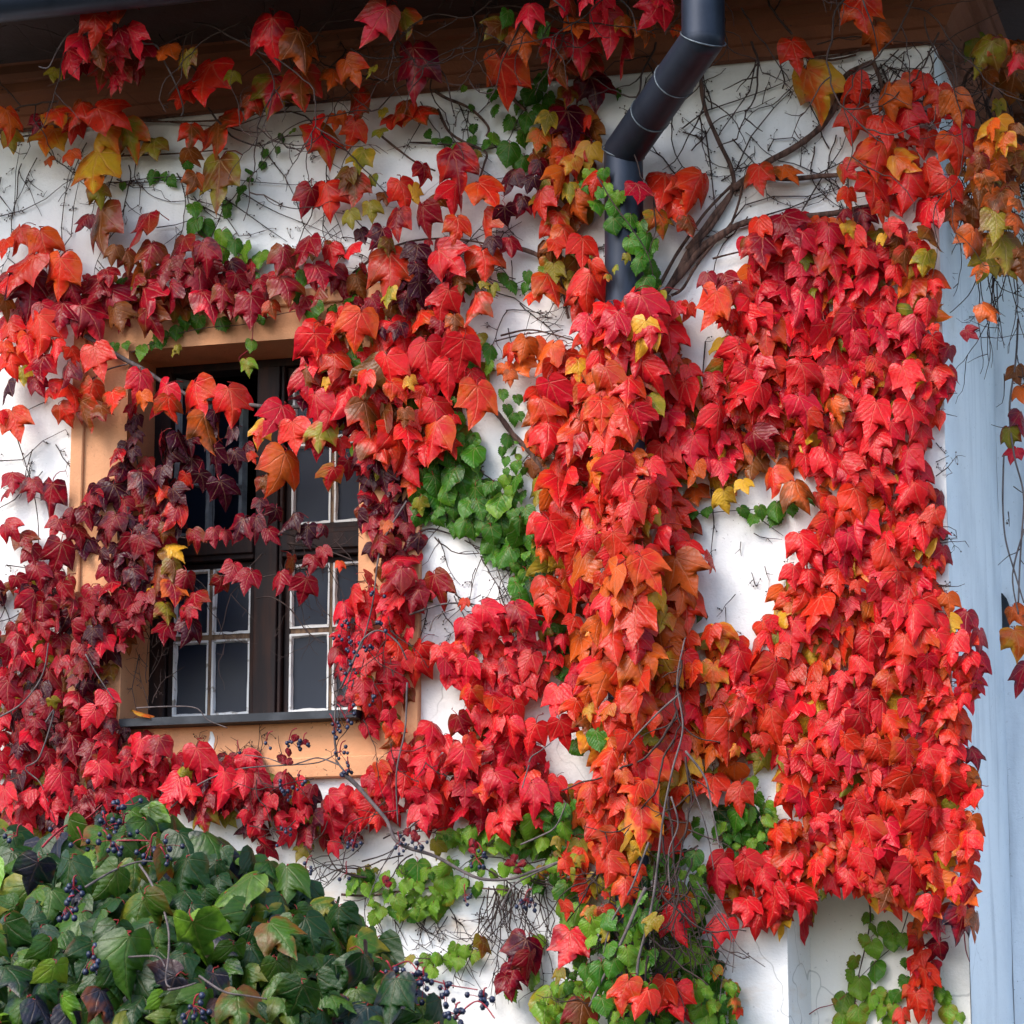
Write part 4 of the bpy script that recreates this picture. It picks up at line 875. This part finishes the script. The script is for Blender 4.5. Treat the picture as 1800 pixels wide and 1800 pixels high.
for x, y, w_, c in ((1788, 1080, 40, 'OB'), (1785, 1130, 60, 'OY'), (1797, 1190, 50, 'CP'), (1790, 660, 40, 'B'), (1775, 770, 40, 'LC'), (1782, 800, 35, 'RC'), (1795, 740, 40, 'CP'), (1795, 690, 35, 'O')): v.leaf(x, y, w_, c, None, -.35)
for q, d in (([(1690, 170), (1700, 130), (1720, 120), (1745, 150), (1735, 190), (1760, 230), (1800, 260)], 8), ([(1790, 560), (1785, 640), (1775, 720), (1783, 800), (1800, 870), (1795, 950), (1790, 1060)], 4), ([(1765, 800), (1763, 880), (1768, 950), (1785, 1010), (1800, 1060)], 3.5), ([(1800, 930), (1780, 1010), (1790, 1080)], 3.5)): v.stem([(a, b, -.35) for a, b in q], d, -.35, .8, 'greybark' if d < 5 else 'bark')
for i in range(42): x = v.r.uniform(1690, 1800); v.walk(x, v.r.uniform(90, 330), v.r.uniform(230, 320), v.r.uniform(90, 260), v.r.uniform(1.6, 3), -.3, .25, .3, surf=1)
for i in range(12): v.walk(v.r.uniform(1700, 1790), v.r.uniform(440, 500), v.r.uniform(258, 285), v.r.uniform(80, 210), 1.9, -.2, .08, .15, wander=6)
for i in range(8): v.walk(v.r.uniform(1760, 1795), v.r.uniform(620, 1000), v.r.uniform(180, 360), v.r.uniform(20, 70), 1.8, -.35, .3, .6)
# ------------------------------------------------------------------ green young growth
gg = 'young green runners'
v = vine('green_runner', 'slender green runner with small leaves on white plaster below the cornice at the left', 'climbing plant', 350, 21, gg)
put(v, 'A', '''1165 1270 100 g;1175 1370 80 g;1020 1190 90 G;1085 1210 90 G;1020 1100 80 G;985 1000 70 G;990 880 60 G;965 835 40 G;910 955 60 G;865 930 45 G;805 935 65 G;645 985 40 G;1385 870 45 G;1395 810 45 G;1460 795 40 G;1490 725 45 G;1540 690 40 g;1315 905 40 G;1315 950 40 G;1265 1000 60 G;1250 1055 50 G;1190 1090 60 G;1190 1130 50 G;1240 1300 80 G;1290 1330 100 g;1370 1360 90 g;1270 1390 80 g;1160 1470 100 G;1330 1480 80 G''', .05, .03, 1.15)
v.stem([(200, 322), (280, 312), (330, 316), (330, 350), (350, 400), (385, 430), (430, 450)], 2.5, .02, mat='twig'); v.stem([(335, 350), (395, 360), (430, 320), (460, 290), (490, 250), (520, 228)], 2, .02, mat='twig')
v = vine('green_runner', 'green runner with rounded leaves dangling along the top edge of the ochre window surround', 'climbing plant', 480, 22, gg)
put(v, 'A', '1600 1460 80 G;1650 1640 110 G;1740 1650 90 G;1370 1670 100 G;1250 1640 80 G;1175 1710 90 G;1045 1710 90 G;985 1690 80 G;935 1755 80 G;850 1780 80 G;650 1495 60 G;710 1500 60 g;1560 1550 100 G', .12, .02, 1.1)
put(v, 'B', '60 1510 80 g;35 1580 80 G;95 1450 70 G;90 1650 70 G;680 1510 80 G;850 1470 60 G;900 1510 70 G;960 1520 60 G;1060 1425 60 g;800 1530 70 L;980 1460 60 G;760 1500 60 L', .12, .02, 1.1)
put(v, 'D', '740 50 70 g;800 20 40 G;850 10 60 G;1320 20 60 g;1300 130 80 Lg;600 40 60 G;660 20 50 G;910 60 40 L;940 40 40 L', .12, .02)
put(v, 'E', '60 90 110 G;20 70 90 G;430 210 110 G;370 310 110 G;580 320 60 G;610 420 80 G;670 130 60 G;780 60 80 G;770 135 60 g;330 400 90 B', .14, .03)
v.stem([(230, 620), (300, 590), (370, 575), (430, 570), (500, 550), (560, 545)], 2, .05, mat='twig'); v.stem([(445, 570, .06), (440, 610, .05), (420, 630, .02), (432, 645, .02)], 2, .05, mat='redstalk'); v.stem([(860, 490), (900, 500), (950, 480), (985, 475)], 2, .03, mat='twig')
v = vine('green_runner', 'green runner climbing in the middle of the top, between cornice and downpipe bend', 'climbing plant', 930, 23, gg)
put(v, 'B', '''975 360 60 G;1060 430 100 G;1000 510 110 G;1100 530 80 G;1060 580 90 G;975 640 100 G;880 650 80 G;970 730 90 G;820 730 80 g;880 810 120 G;955 870 100 G;755 760 60 G;690 750 60 G;615 780 60 g;555 745 60 G;495 745 50 G;460 705 50 G;700 680 50 G;690 570 40 G;795 500 70 G;800 590 80 G;930 560 70 G;700 830 70 L;1455 500 60 G;640 470 40 g''', .05, .05, 1.1)
v.stem([(720, 250), (800, 255), (850, 262), (890, 250), (910, 210), (940, 160), (930, 110)], 3, .03, mat='twig')
v = vine('green_runner', 'green runner draped over the straight part of the downpipe below its bend', 'climbing plant', 1110, 24, gg)
put(v, 'B', '''1390 920 70 G;1310 940 90 g;1300 970 80 G;1395 1000 70 g;1460 1050 90 g;1440 1110 100 G;1350 1090 90 G;1445 1190 100 G;1530 1170 90 G;1570 1220 100 G;1540 1290 100 G;1610 1270 90 G;1600 1340 100 G;1620 1410 90 G;1660 1430 80 G;1600 1500 100 G;1670 1560 80 G;1500 1360 45 L;1440 1420 45 L;1410 1465 45 L;1360 1020 70 G;1640 1300 80 G;1570 1400 80 G;1650 1500 80 G''', .10, .04, 1.1)
v.stem([(1050, 310, .25), (1080, 360, .26), (1110, 400, .25), (1140, 450, .22), (1150, 500, .18)], 3, .22, mat='twig')
v = vine('green_creeper', 'dense green creeper patch on white plaster between the window and the red column', 'climbing plant', 880, 25)
P9 = [(735, 850), (780, 770), (830, 770), (845, 840), (900, 870), (945, 930), (950, 1050), (975, 1100), (930, 1060), (895, 1010), (830, 940), (760, 910), (725, 910)]
fill(v, P9, 19, 36, 'GGGGg', off=.04, spread=.05, under='GG', urad=22)
fill(v, [(880, 775), (915, 770), (925, 800), (920, 880), (890, 870)], 16, 26, 'gGG', off=.03, spread=.03)
fill(v, [(905, 1020), (950, 1010), (975, 1080), (1000, 1150), (985, 1200), (960, 1100), (920, 1060)], 18, 34, 'GGD', off=.04, spread=.04)
put(v, 'E', '680 550 130 G;660 650 140 G;590 690 120 G;850 280 60 G;930 310 60 G;875 360 60 G;940 400 60 G;905 410 60 G;910 750 90 G;910 830 80 G;840 1010 110 G;940 1140 110 G;840 1140 80 G;960 960 100 G;500 750 100 G;430 760 90 G;450 940 60 G;400 930 60 G;350 960 60 G;290 950 50 g;420 870 90 L;1130 1510 100 G;1180 1760 100 G;740 780 110 G;1510 930 40 G', .07, .03, 1.05)
v.stem([(735, 935), (760, 930), (800, 940), (850, 945)], 4, .02, mat='twig'); v.stem([(780, 830), (850, 850), (900, 900), (940, 980), (960, 1080), (985, 1180)], 4, .02, mat='twig'); v.stem([(860, 950), (835, 1010), (825, 1060)], 2, .015, mat='twig'); v.stem([(870, 990), (890, 1040), (905, 1065)], 2, .015, mat='twig'); v.stem([(820, 840), (870, 845), (900, 850)], 3, .02, mat='twig')
for i in range(16): v.walk(v.r.uniform(730, 960), v.r.uniform(780, 1060), v.r.uniform(200, 340), v.r.uniform(60, 160), 2.2, .03, .2, .2)
v = vine('green_creeper', 'light green creeper band under the red drift, on the tan-stained plaster low in the middle', 'climbing plant', 800, 26)
P10 = [(760, 1480), (830, 1450), (900, 1460), (960, 1430), (985, 1440), (960, 1490), (900, 1500), (840, 1490)]
P10b = [(615, 1545), (700, 1525), (760, 1510), (850, 1510), (960, 1530), (950, 1560), (880, 1565), (800, 1560), (780, 1600), (720, 1615), (650, 1610), (640, 1580)]
fill(v, P10, 19, 33, 'ggGL', off=.05, spread=.04, under='gG'); fill(v, P10b, 21, 28, 'gggGL', off=.05, spread=.04, under='gG', urad=26)
put(v, 'H', '550 830 100 g;500 880 80 L;670 800 90 g;870 820 100 g;1020 740 140 g;400 1010 130 G;530 1030 110 g;420 1200 110 g;520 1180 110 g;620 1080 90 g;120 1040 90 g;40 1080 90 g;450 1470 80 g;510 1460 70 g;570 1470 80 g;610 1480 70 g;590 1410 70 g;660 1420 70 g;700 1450 70 g;470 1530 70 g;1000 1570 100 g;900 1640 70 g;1060 1050 80 g;1040 1370 70 g;350 1460 60 L;220 1440 90 L;250 1490 80 L', .06, .03)
put(v, 'H', '20 1020 30 L;60 1015 30 L;100 990 30 L;140 975 30 L;180 990 30 L;160 1010 30 g', .02, .02)
v.stem([(600, 1572), (650, 1574), (720, 1565), (800, 1560), (900, 1565)], 5, .03, mat='bark'); v.stem([(680, 1680), (750, 1685), (810, 1680), (860, 1660)], 2.5, .02, mat='twig')
for i in range(30): v.walk(v.r.uniform(850, 970), v.r.uniform(1550, 1575), v.r.uniform(250, 285), v.r.uniform(60, 200), 2.0, .03, .18, .15, wander=10)
for i in range(14): v.walk(v.r.uniform(620, 940), v.r.uniform(1470, 1570), v.r.choice((0, 180))+v.r.gauss(0, 18), v.r.uniform(80, 220), 2.4, .05, .2, .2)
for i in range(16): v.walk(v.r.uniform(660, 800), v.r.uniform(1590, 1620), v.r.uniform(240, 310), v.r.uniform(30, 80), 1.7, .012, .3, .4)
v = vine('green_creeper', 'tangled green and gold creeper at the foot of the downpipe among grey stems', 'climbing plant', 1100, 27)
P11 = [(960, 1430), (1010, 1410), (1030, 1500), (1000, 1560), (1020, 1600), (1060, 1600), (1110, 1570), (1170, 1500), (1230, 1500), (1240, 1550), (1220, 1620), (1280, 1720), (1300, 1810), (950, 1810), (950, 1760), (990, 1700), (1000, 1650), (975, 1560)]
fill(v, P11, 22, 33, 'gGGgLG', off=.12, spread=.08, under='GgGD', urad=24)
put(v, 'H', '1220 1280 140 g;1290 1350 110 g;1380 1270 90 g;1180 1110 110 G;1140 840 130 G;1180 1400 200 S -12;1790 1270 170 S;1090 1690 160 gL;1220 1670 160 g;1690 1640 140 V;1500 1640 150 VO;1590 1680 150 V;1780 1680 170 S 12;1270 1760 160 BC;1190 970 80 V;1180 1200 90 V;1640 1270 90 L;1720 1140 100 V;1000 760 100 g;1070 740 80 g;1250 340 90 G;1350 290 100 G', .20, .05)
put(v, 'I', '80 1280 90 G;120 1160 80 G;210 1310 140 S -20;140 1500 90 G;60 1530 110 G;150 1590 110 G;140 1680 100 G;210 1710 90 G;100 1400 80 G;150 1480 70 g;270 1620 60 LO;280 1690 60 OL;290 1740 50 V;190 1790 80 G;20 1680 180 S 10;30 1160 80 OY;100 1760 60 G;170 1530 70 LO;240 1600 60 L', .12, .03)
for i in range(46): v.walk(v.r.uniform(1040, 1230), v.r.uniform(1480, 1680), v.r.uniform(215, 300), v.r.uniform(60, 200), v.r.uniform(1.8, 3.2), .22, .2, .3)
for q in ([(1215, 1380), (1240, 1450), (1255, 1530)], [(1225, 1550), (1260, 1610), (1285, 1650), (1270, 1720), (1265, 1760)], [(1235, 1560), (1275, 1620), (1300, 1665), (1345, 1700)], [(1288, 1650), (1290, 1680), (1288, 1710)]): v.stem(q, 3, .16, .5, 'greybark')
v = vine('green_creeper', 'small bright green creeper clump beside the red mass, right of the hanging grey stems', 'climbing plant', 1310, 28)
fill(v, [(1255, 1420), (1330, 1420), (1360, 1440), (1350, 1490), (1280, 1500), (1260, 1460)], 20, 34, 'GGgG', off=.05, spread=.05, under='GD')
put(v, 'I', '400 620 70 G;440 680 90 g;470 730 80 g;250 720 130 G;340 700 100 G;300 800 130 G;400 830 100 G;400 880 80 G;370 530 60 g;580 1050 110 G;670 1090 80 G;740 1120 40 L;60 740 60 G;90 800 60 G;10 290 60 G;60 340 60 G', .07, .03)
put(v, 'F', '320 900 60 G;410 900 65 G;365 940 70 G;500 890 90 G;480 930 80 G;570 890 70 G;130 900 60 G;50 905 60 G;680 840 60 G;130 260 40 g;180 285 50 g;40 620 70 G;15 640 50 G;90 1430 90 D', .05, .03)
v.stem([(1200, 905), (1260, 900), (1330, 895), (1400, 895)], 2, .02, mat='twig'); v.twig([(1340, 915), (1360, 930), (1377, 942)], 1.8)
v = vine('green_runner', 'light green runner dangling below the red mass on the recessed cream wall at the right', 'climbing plant', 1540, 29, gg)
put(v, 'I', '970 1240 70 g;1010 1300 70 g;950 1360 70 gL;1090 1310 110 g;1110 1370 100 g;1160 1360 80 g;1010 1410 100 g;910 1480 80 gL;1010 1520 110 G;900 1550 90 g;940 1610 120 g;850 1690 110 g;1030 1650 90 g;980 1690 90 g;1090 1670 80 g;940 1760 120 g;850 1790 100 g;1040 1740 80 g;1130 1660 80 G;1170 1590 90 G;1180 1480 60 G;1320 1570 80 g;1350 1640 70 g;1390 1680 90 g;1400 1760 110 gL;1470 1770 60 g;1110 1740 80 g;800 1680 30 L;1090 1790 70 g', .04, .03, 1.05)
put(v, 'I', '1240 1390 100 V;1330 1410 110 C -40;1240 1460 110 V;1230 1500 80 R;1310 1490 80 CR;1270 1570 140 V;1210 1590 90 V;1230 1700 130 V;1310 1750 120 V;1240 1310 90 OV;1160 1760 80 V;1200 1640 80 V;1280 1640 80 V', .06, .03)
v.stem([(1529, 1590, -.17), (1530, 1620, -.19), (1520, 1670, -.2), (1505, 1740, -.2), (1500, 1810, -.2)], 3, -.2, .7, 'twig'); v.stem([(1620, 1600, -.12), (1615, 1660, -.17), (1605, 1720, -.18), (1590, 1810, -.18)], 5, -.18, .7, 'bark'); v.stem([(1600, 1590, -.14), (1580, 1650, -.19), (1540, 1690, -.2), (1510, 1720, -.2)], 2, -.2, .7, 'twig')
v.stem([(1422, 1783, -.2), (1440, 1772, -.2), (1465, 1765, -.2), (1485, 1750, -.2)], 2, -.2, .6, 'redstalk'); v.stem([(1695, 1640, -.05), (1698, 1670, -.1), (1704, 1690, -.15)], 2.5, -.1, .7, 'redstalk')

# ------------------------------------------------------------------ berry-bearing vine across the lower wall
bv = vine('berry_vine', 'bare grey vine with red-stalked dark blue berries crossing the wall below the window', 'climbing plant', 760, 41)
for q, d in (([(600, 1358), (620, 1375), (648, 1405), (680, 1440), (695, 1475), (720, 1490), (765, 1505), (810, 1530), (850, 1545), (900, 1545), (940, 1530), (985, 1514)], 7.5), ([(716, 1200), (712, 1280), (697, 1360), (700, 1450)], 4), ([(600, 1208, .22), (612, 1180, .22), (628, 1145, .22), (640, 1122, .22), (668, 1108, .2), (700, 1130, .2), (715, 1160, .18)], 4.5), ([(592, 1330), (588, 1290), (592, 1230), (600, 1205)], 4.5), ([(597, 1345), (560, 1332), (530, 1340), (505, 1345), (470, 1333), (430, 1327)], 3), ([(590, 1335), (605, 1355), (640, 1390)], 4),
             ([(915, 1485), (950, 1470), (975, 1455), (990, 1425), (995, 1410)], 3.5), ([(930, 1340), (935, 1330), (950, 1320), (968, 1306)], 3), ([(930, 1345), (922, 1370), (918, 1385)], 3), ([(700, 1480), (680, 1510), (660, 1550), (640, 1600)], 2), ([(985, 1515), (940, 1535), (900, 1560), (880, 1600)], 4)): bv.stem(q, d, .20, .6, 'greybark')
def cluster(v, x, y, n, sx, sy, off=.22, br=4.6, joined=True, sx0=None, sy0=None):
    r = v.r; mb = MB(); st = MB(); c0 = at(sx0 if sx0 is not None else x+r.uniform(-14, 14), sy0 if sy0 is not None else y-26, off)
    hub = at(x, y-6, off)
    st.tube(spline([c0, c0.lerp(hub, .5)+Vector((0, -.01, .01)), hub], 3), 1.3*MPP*br/4.6, 4, False)
    for i in range(n):
        p = at(x+r.gauss(0, sx), y+r.gauss(0, sy), off+r.uniform(-.02, .03)); rr = br*MPP*r.uniform(.8, 1.15)
        md = hub.lerp(p, .5)+Vector((r.uniform(-.006, .006), r.uniform(-.006, .006), .004))
        st.tube([hub, md, p], .65*MPP*br/4.6, 3, False); mb.ball(p, rr)
    o = mb.build('berry_cluster', M['berry'], v.root, True); o['kind'] = 'stuff'
    st.build('berry_stalk', M['redstalk'], v.root, True)
for x, y, n in ((611, 1092, 5), (622, 1139, 8), (644, 1139, 5), (669, 1098, 4), (655, 1228, 5), (611, 1181, 4), (605, 1264, 5), (589, 1281, 8), (533, 1314, 6), (508, 1306, 5), (467, 1311, 2), (421, 1327, 1), (597, 1328, 6), (614, 1356, 9), (497, 1389, 10), (525, 1380, 4), (500, 1467, 6), (537, 1530, 5), (623, 1487, 8), (703, 1487, 8), (735, 1487, 6), (838, 1515, 6), (850, 1506, 5), (818, 1580, 5), (922, 1588, 14), (610, 1540, 2), (650, 1050, 3), (600, 1120, 4)):
    cluster(bv, x, y, n, 8, 7, .22, 3.7)
for x, y, a, k in ((505, 1325, 0, 3), (500, 1345, 0, 5), (720, 1470, 0, 4), (905, 1520, 0, 5), (840, 1487, 0, 3), (672, 1555, 0, 2), (600, 1232, 0, 3), (530, 1300, 0, 2)):
    for j in range(k):
        bv.leaf(x+bv.r.uniform(-13, 13), y+bv.r.uniform(-13, 13), 14, 'CW', bv.r.uniform(-110, 110), .23, kind='heart')
for i in range(22): bv.walk(bv.r.uniform(430, 760), bv.r.uniform(1300, 1500), bv.r.uniform(200, 340), bv.r.uniform(40, 130), 1.8, .2, .25, .3)
for i in range(18): bv.walk(bv.r.uniform(590, 690), bv.r.uniform(1080, 1350), bv.r.uniform(200, 340), bv.r.uniform(30, 100), 1.6, .2, .25, .3)
# ------------------------------------------------------------------ the near bush
def dome(x, y):
    """stand-off of the near bush's surface from the house wall"""
    top = 1440 + max(0, x-250)**1.25*.085 + max(0, 120-x)*.15
    return 1.35 + .95*(1-math.exp(-max(0, y-top)/190))
BP = [(-40, 1450), (60, 1480), (150, 1460), (250, 1425), (300, 1450), (370, 1480), (450, 1500), (520, 1550), (590, 1600), (660, 1650), (695, 1710), (750, 1760), (800, 1800), (840, 1990), (-40, 1990)]
nb = vine('creeper_bush', 'large dark green creeper bush in front of the wall at the lower left', 'bush', 250, 51, cap=300)
def bush_leaf(x, y, w_, code, under=False, depth=0):
    o = dome(x, y)-depth; P = at(x, y, o)
    side = (x-230)/420
    nb.leaf(x, y, w_, code, nb.r.gauss(side*22, 24), o, kind='bush', under=under, tilt=nb.r.gauss(22, 24), yaw=nb.r.gauss(12+side*30, 30), loc=P)
for x, y in poisson(BP, 32, nb.r):
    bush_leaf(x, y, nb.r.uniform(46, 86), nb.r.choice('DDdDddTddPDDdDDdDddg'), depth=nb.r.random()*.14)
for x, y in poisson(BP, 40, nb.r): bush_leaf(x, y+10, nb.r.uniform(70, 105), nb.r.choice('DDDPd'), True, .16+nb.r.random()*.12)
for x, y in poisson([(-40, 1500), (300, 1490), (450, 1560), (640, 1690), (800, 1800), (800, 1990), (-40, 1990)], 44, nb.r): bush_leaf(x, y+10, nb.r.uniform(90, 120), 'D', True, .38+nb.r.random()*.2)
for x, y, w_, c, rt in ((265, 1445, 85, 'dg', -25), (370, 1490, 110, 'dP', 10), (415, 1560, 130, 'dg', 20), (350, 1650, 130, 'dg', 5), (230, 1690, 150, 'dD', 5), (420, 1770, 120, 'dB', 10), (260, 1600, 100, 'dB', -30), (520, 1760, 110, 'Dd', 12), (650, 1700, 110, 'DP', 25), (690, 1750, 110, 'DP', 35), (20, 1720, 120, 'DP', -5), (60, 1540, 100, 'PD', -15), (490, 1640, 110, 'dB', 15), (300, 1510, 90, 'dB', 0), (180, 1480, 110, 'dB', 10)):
    bush_leaf(x, y, w_*.72, c, depth=-.04); 
root0 = Vector((at(230, 1800, 1.6).x, -1.6, 0))
for k in range(6):
    a = at(nb.r.uniform(0, 600), nb.r.uniform(1620, 1800), 1.5)
    nb.stem([Vector((root0.x+nb.r.uniform(-.1, .1), -1.6+nb.r.uniform(-.1, .1), 0)), root0.lerp(a, .5)+Vector((nb.r.uniform(-.15, .15), 0, 0)), a], 14, 1.5, .4)
for q, d in (([(245, 1520), (275, 1570), (297, 1640), (292, 1720), (300, 1735)], 4), ([(175, 1685), (225, 1682), (275, 1682), (290, 1700)], 4), ([(295, 1740), (320, 1735), (345, 1727)], 4), ([(350, 1715), (390, 1742), (430, 1750), (470, 1756)], 4), ([(150, 1560), (200, 1530), (245, 1515), (280, 1515)], 4)): nb.stem([(a, b, dome(a, b)+.05) for a, b in q], d, 2, .6, 'greybark')
for q, d in (([(75, 1488), (110, 1455), (150, 1440), (180, 1415)], 4), ([(205, 1478), (240, 1477), (265, 1478)], 3.5), ([(180, 1470), (195, 1450), (230, 1445)], 3)): nb.stem([(a, b, dome(a, b)+.04) for a, b in q], d, 2, .6, 'redstalk')
for x, y, n in ((187, 1453, 10), (195, 1485, 10), (217, 1455, 7), (290, 1493, 6), (265, 1490, 6), (293, 1513, 4), (130, 1565, 12), (117, 1600, 10), (165, 1690, 12), (340, 1773, 12), (190, 1422, 4), (235, 1420, 2), (145, 1480, 3), (690, 1715, 8), (732, 1718, 11), (745, 1726, 7), (785, 1750, 7), (850, 1762, 10), (800, 1788, 10), (97, 1450, 2), (30, 1475, 2)):
    cluster(nb, x, y, n, 13, 13, dome(x, y)+.06, 4.8)
for q in ([(640, 1690), (700, 1722), (750, 1722), (795, 1732), (840, 1740)], [(800, 1790), (840, 1760), (870, 1790)], [(690, 1700), (720, 1690), (740, 1720)]): nb.stem([(a, b, dome(660, b)-.1) for a, b in q], 3, 1.5, .6, 'redstalk')
fl_ = bpy.data.objects.new('fallen_leaf', LEAF_ME['heart'][2]); COL.objects.link(fl_)
p_ = at(248, 1254, .04); fl_.location = (p_.x, -.05, sz+.028); fl_.rotation_euler = (R(15), R(12), 1.0); fl_.scale = (.085,)*3
fl_.color = (.55, .10, .02, 1); fl_['tint'] = [.55, .3, .04]
tag(fl_, 'dry orange leaf lying on the left end of the dark window sill', 'leaf')

for v in _V: v.done()
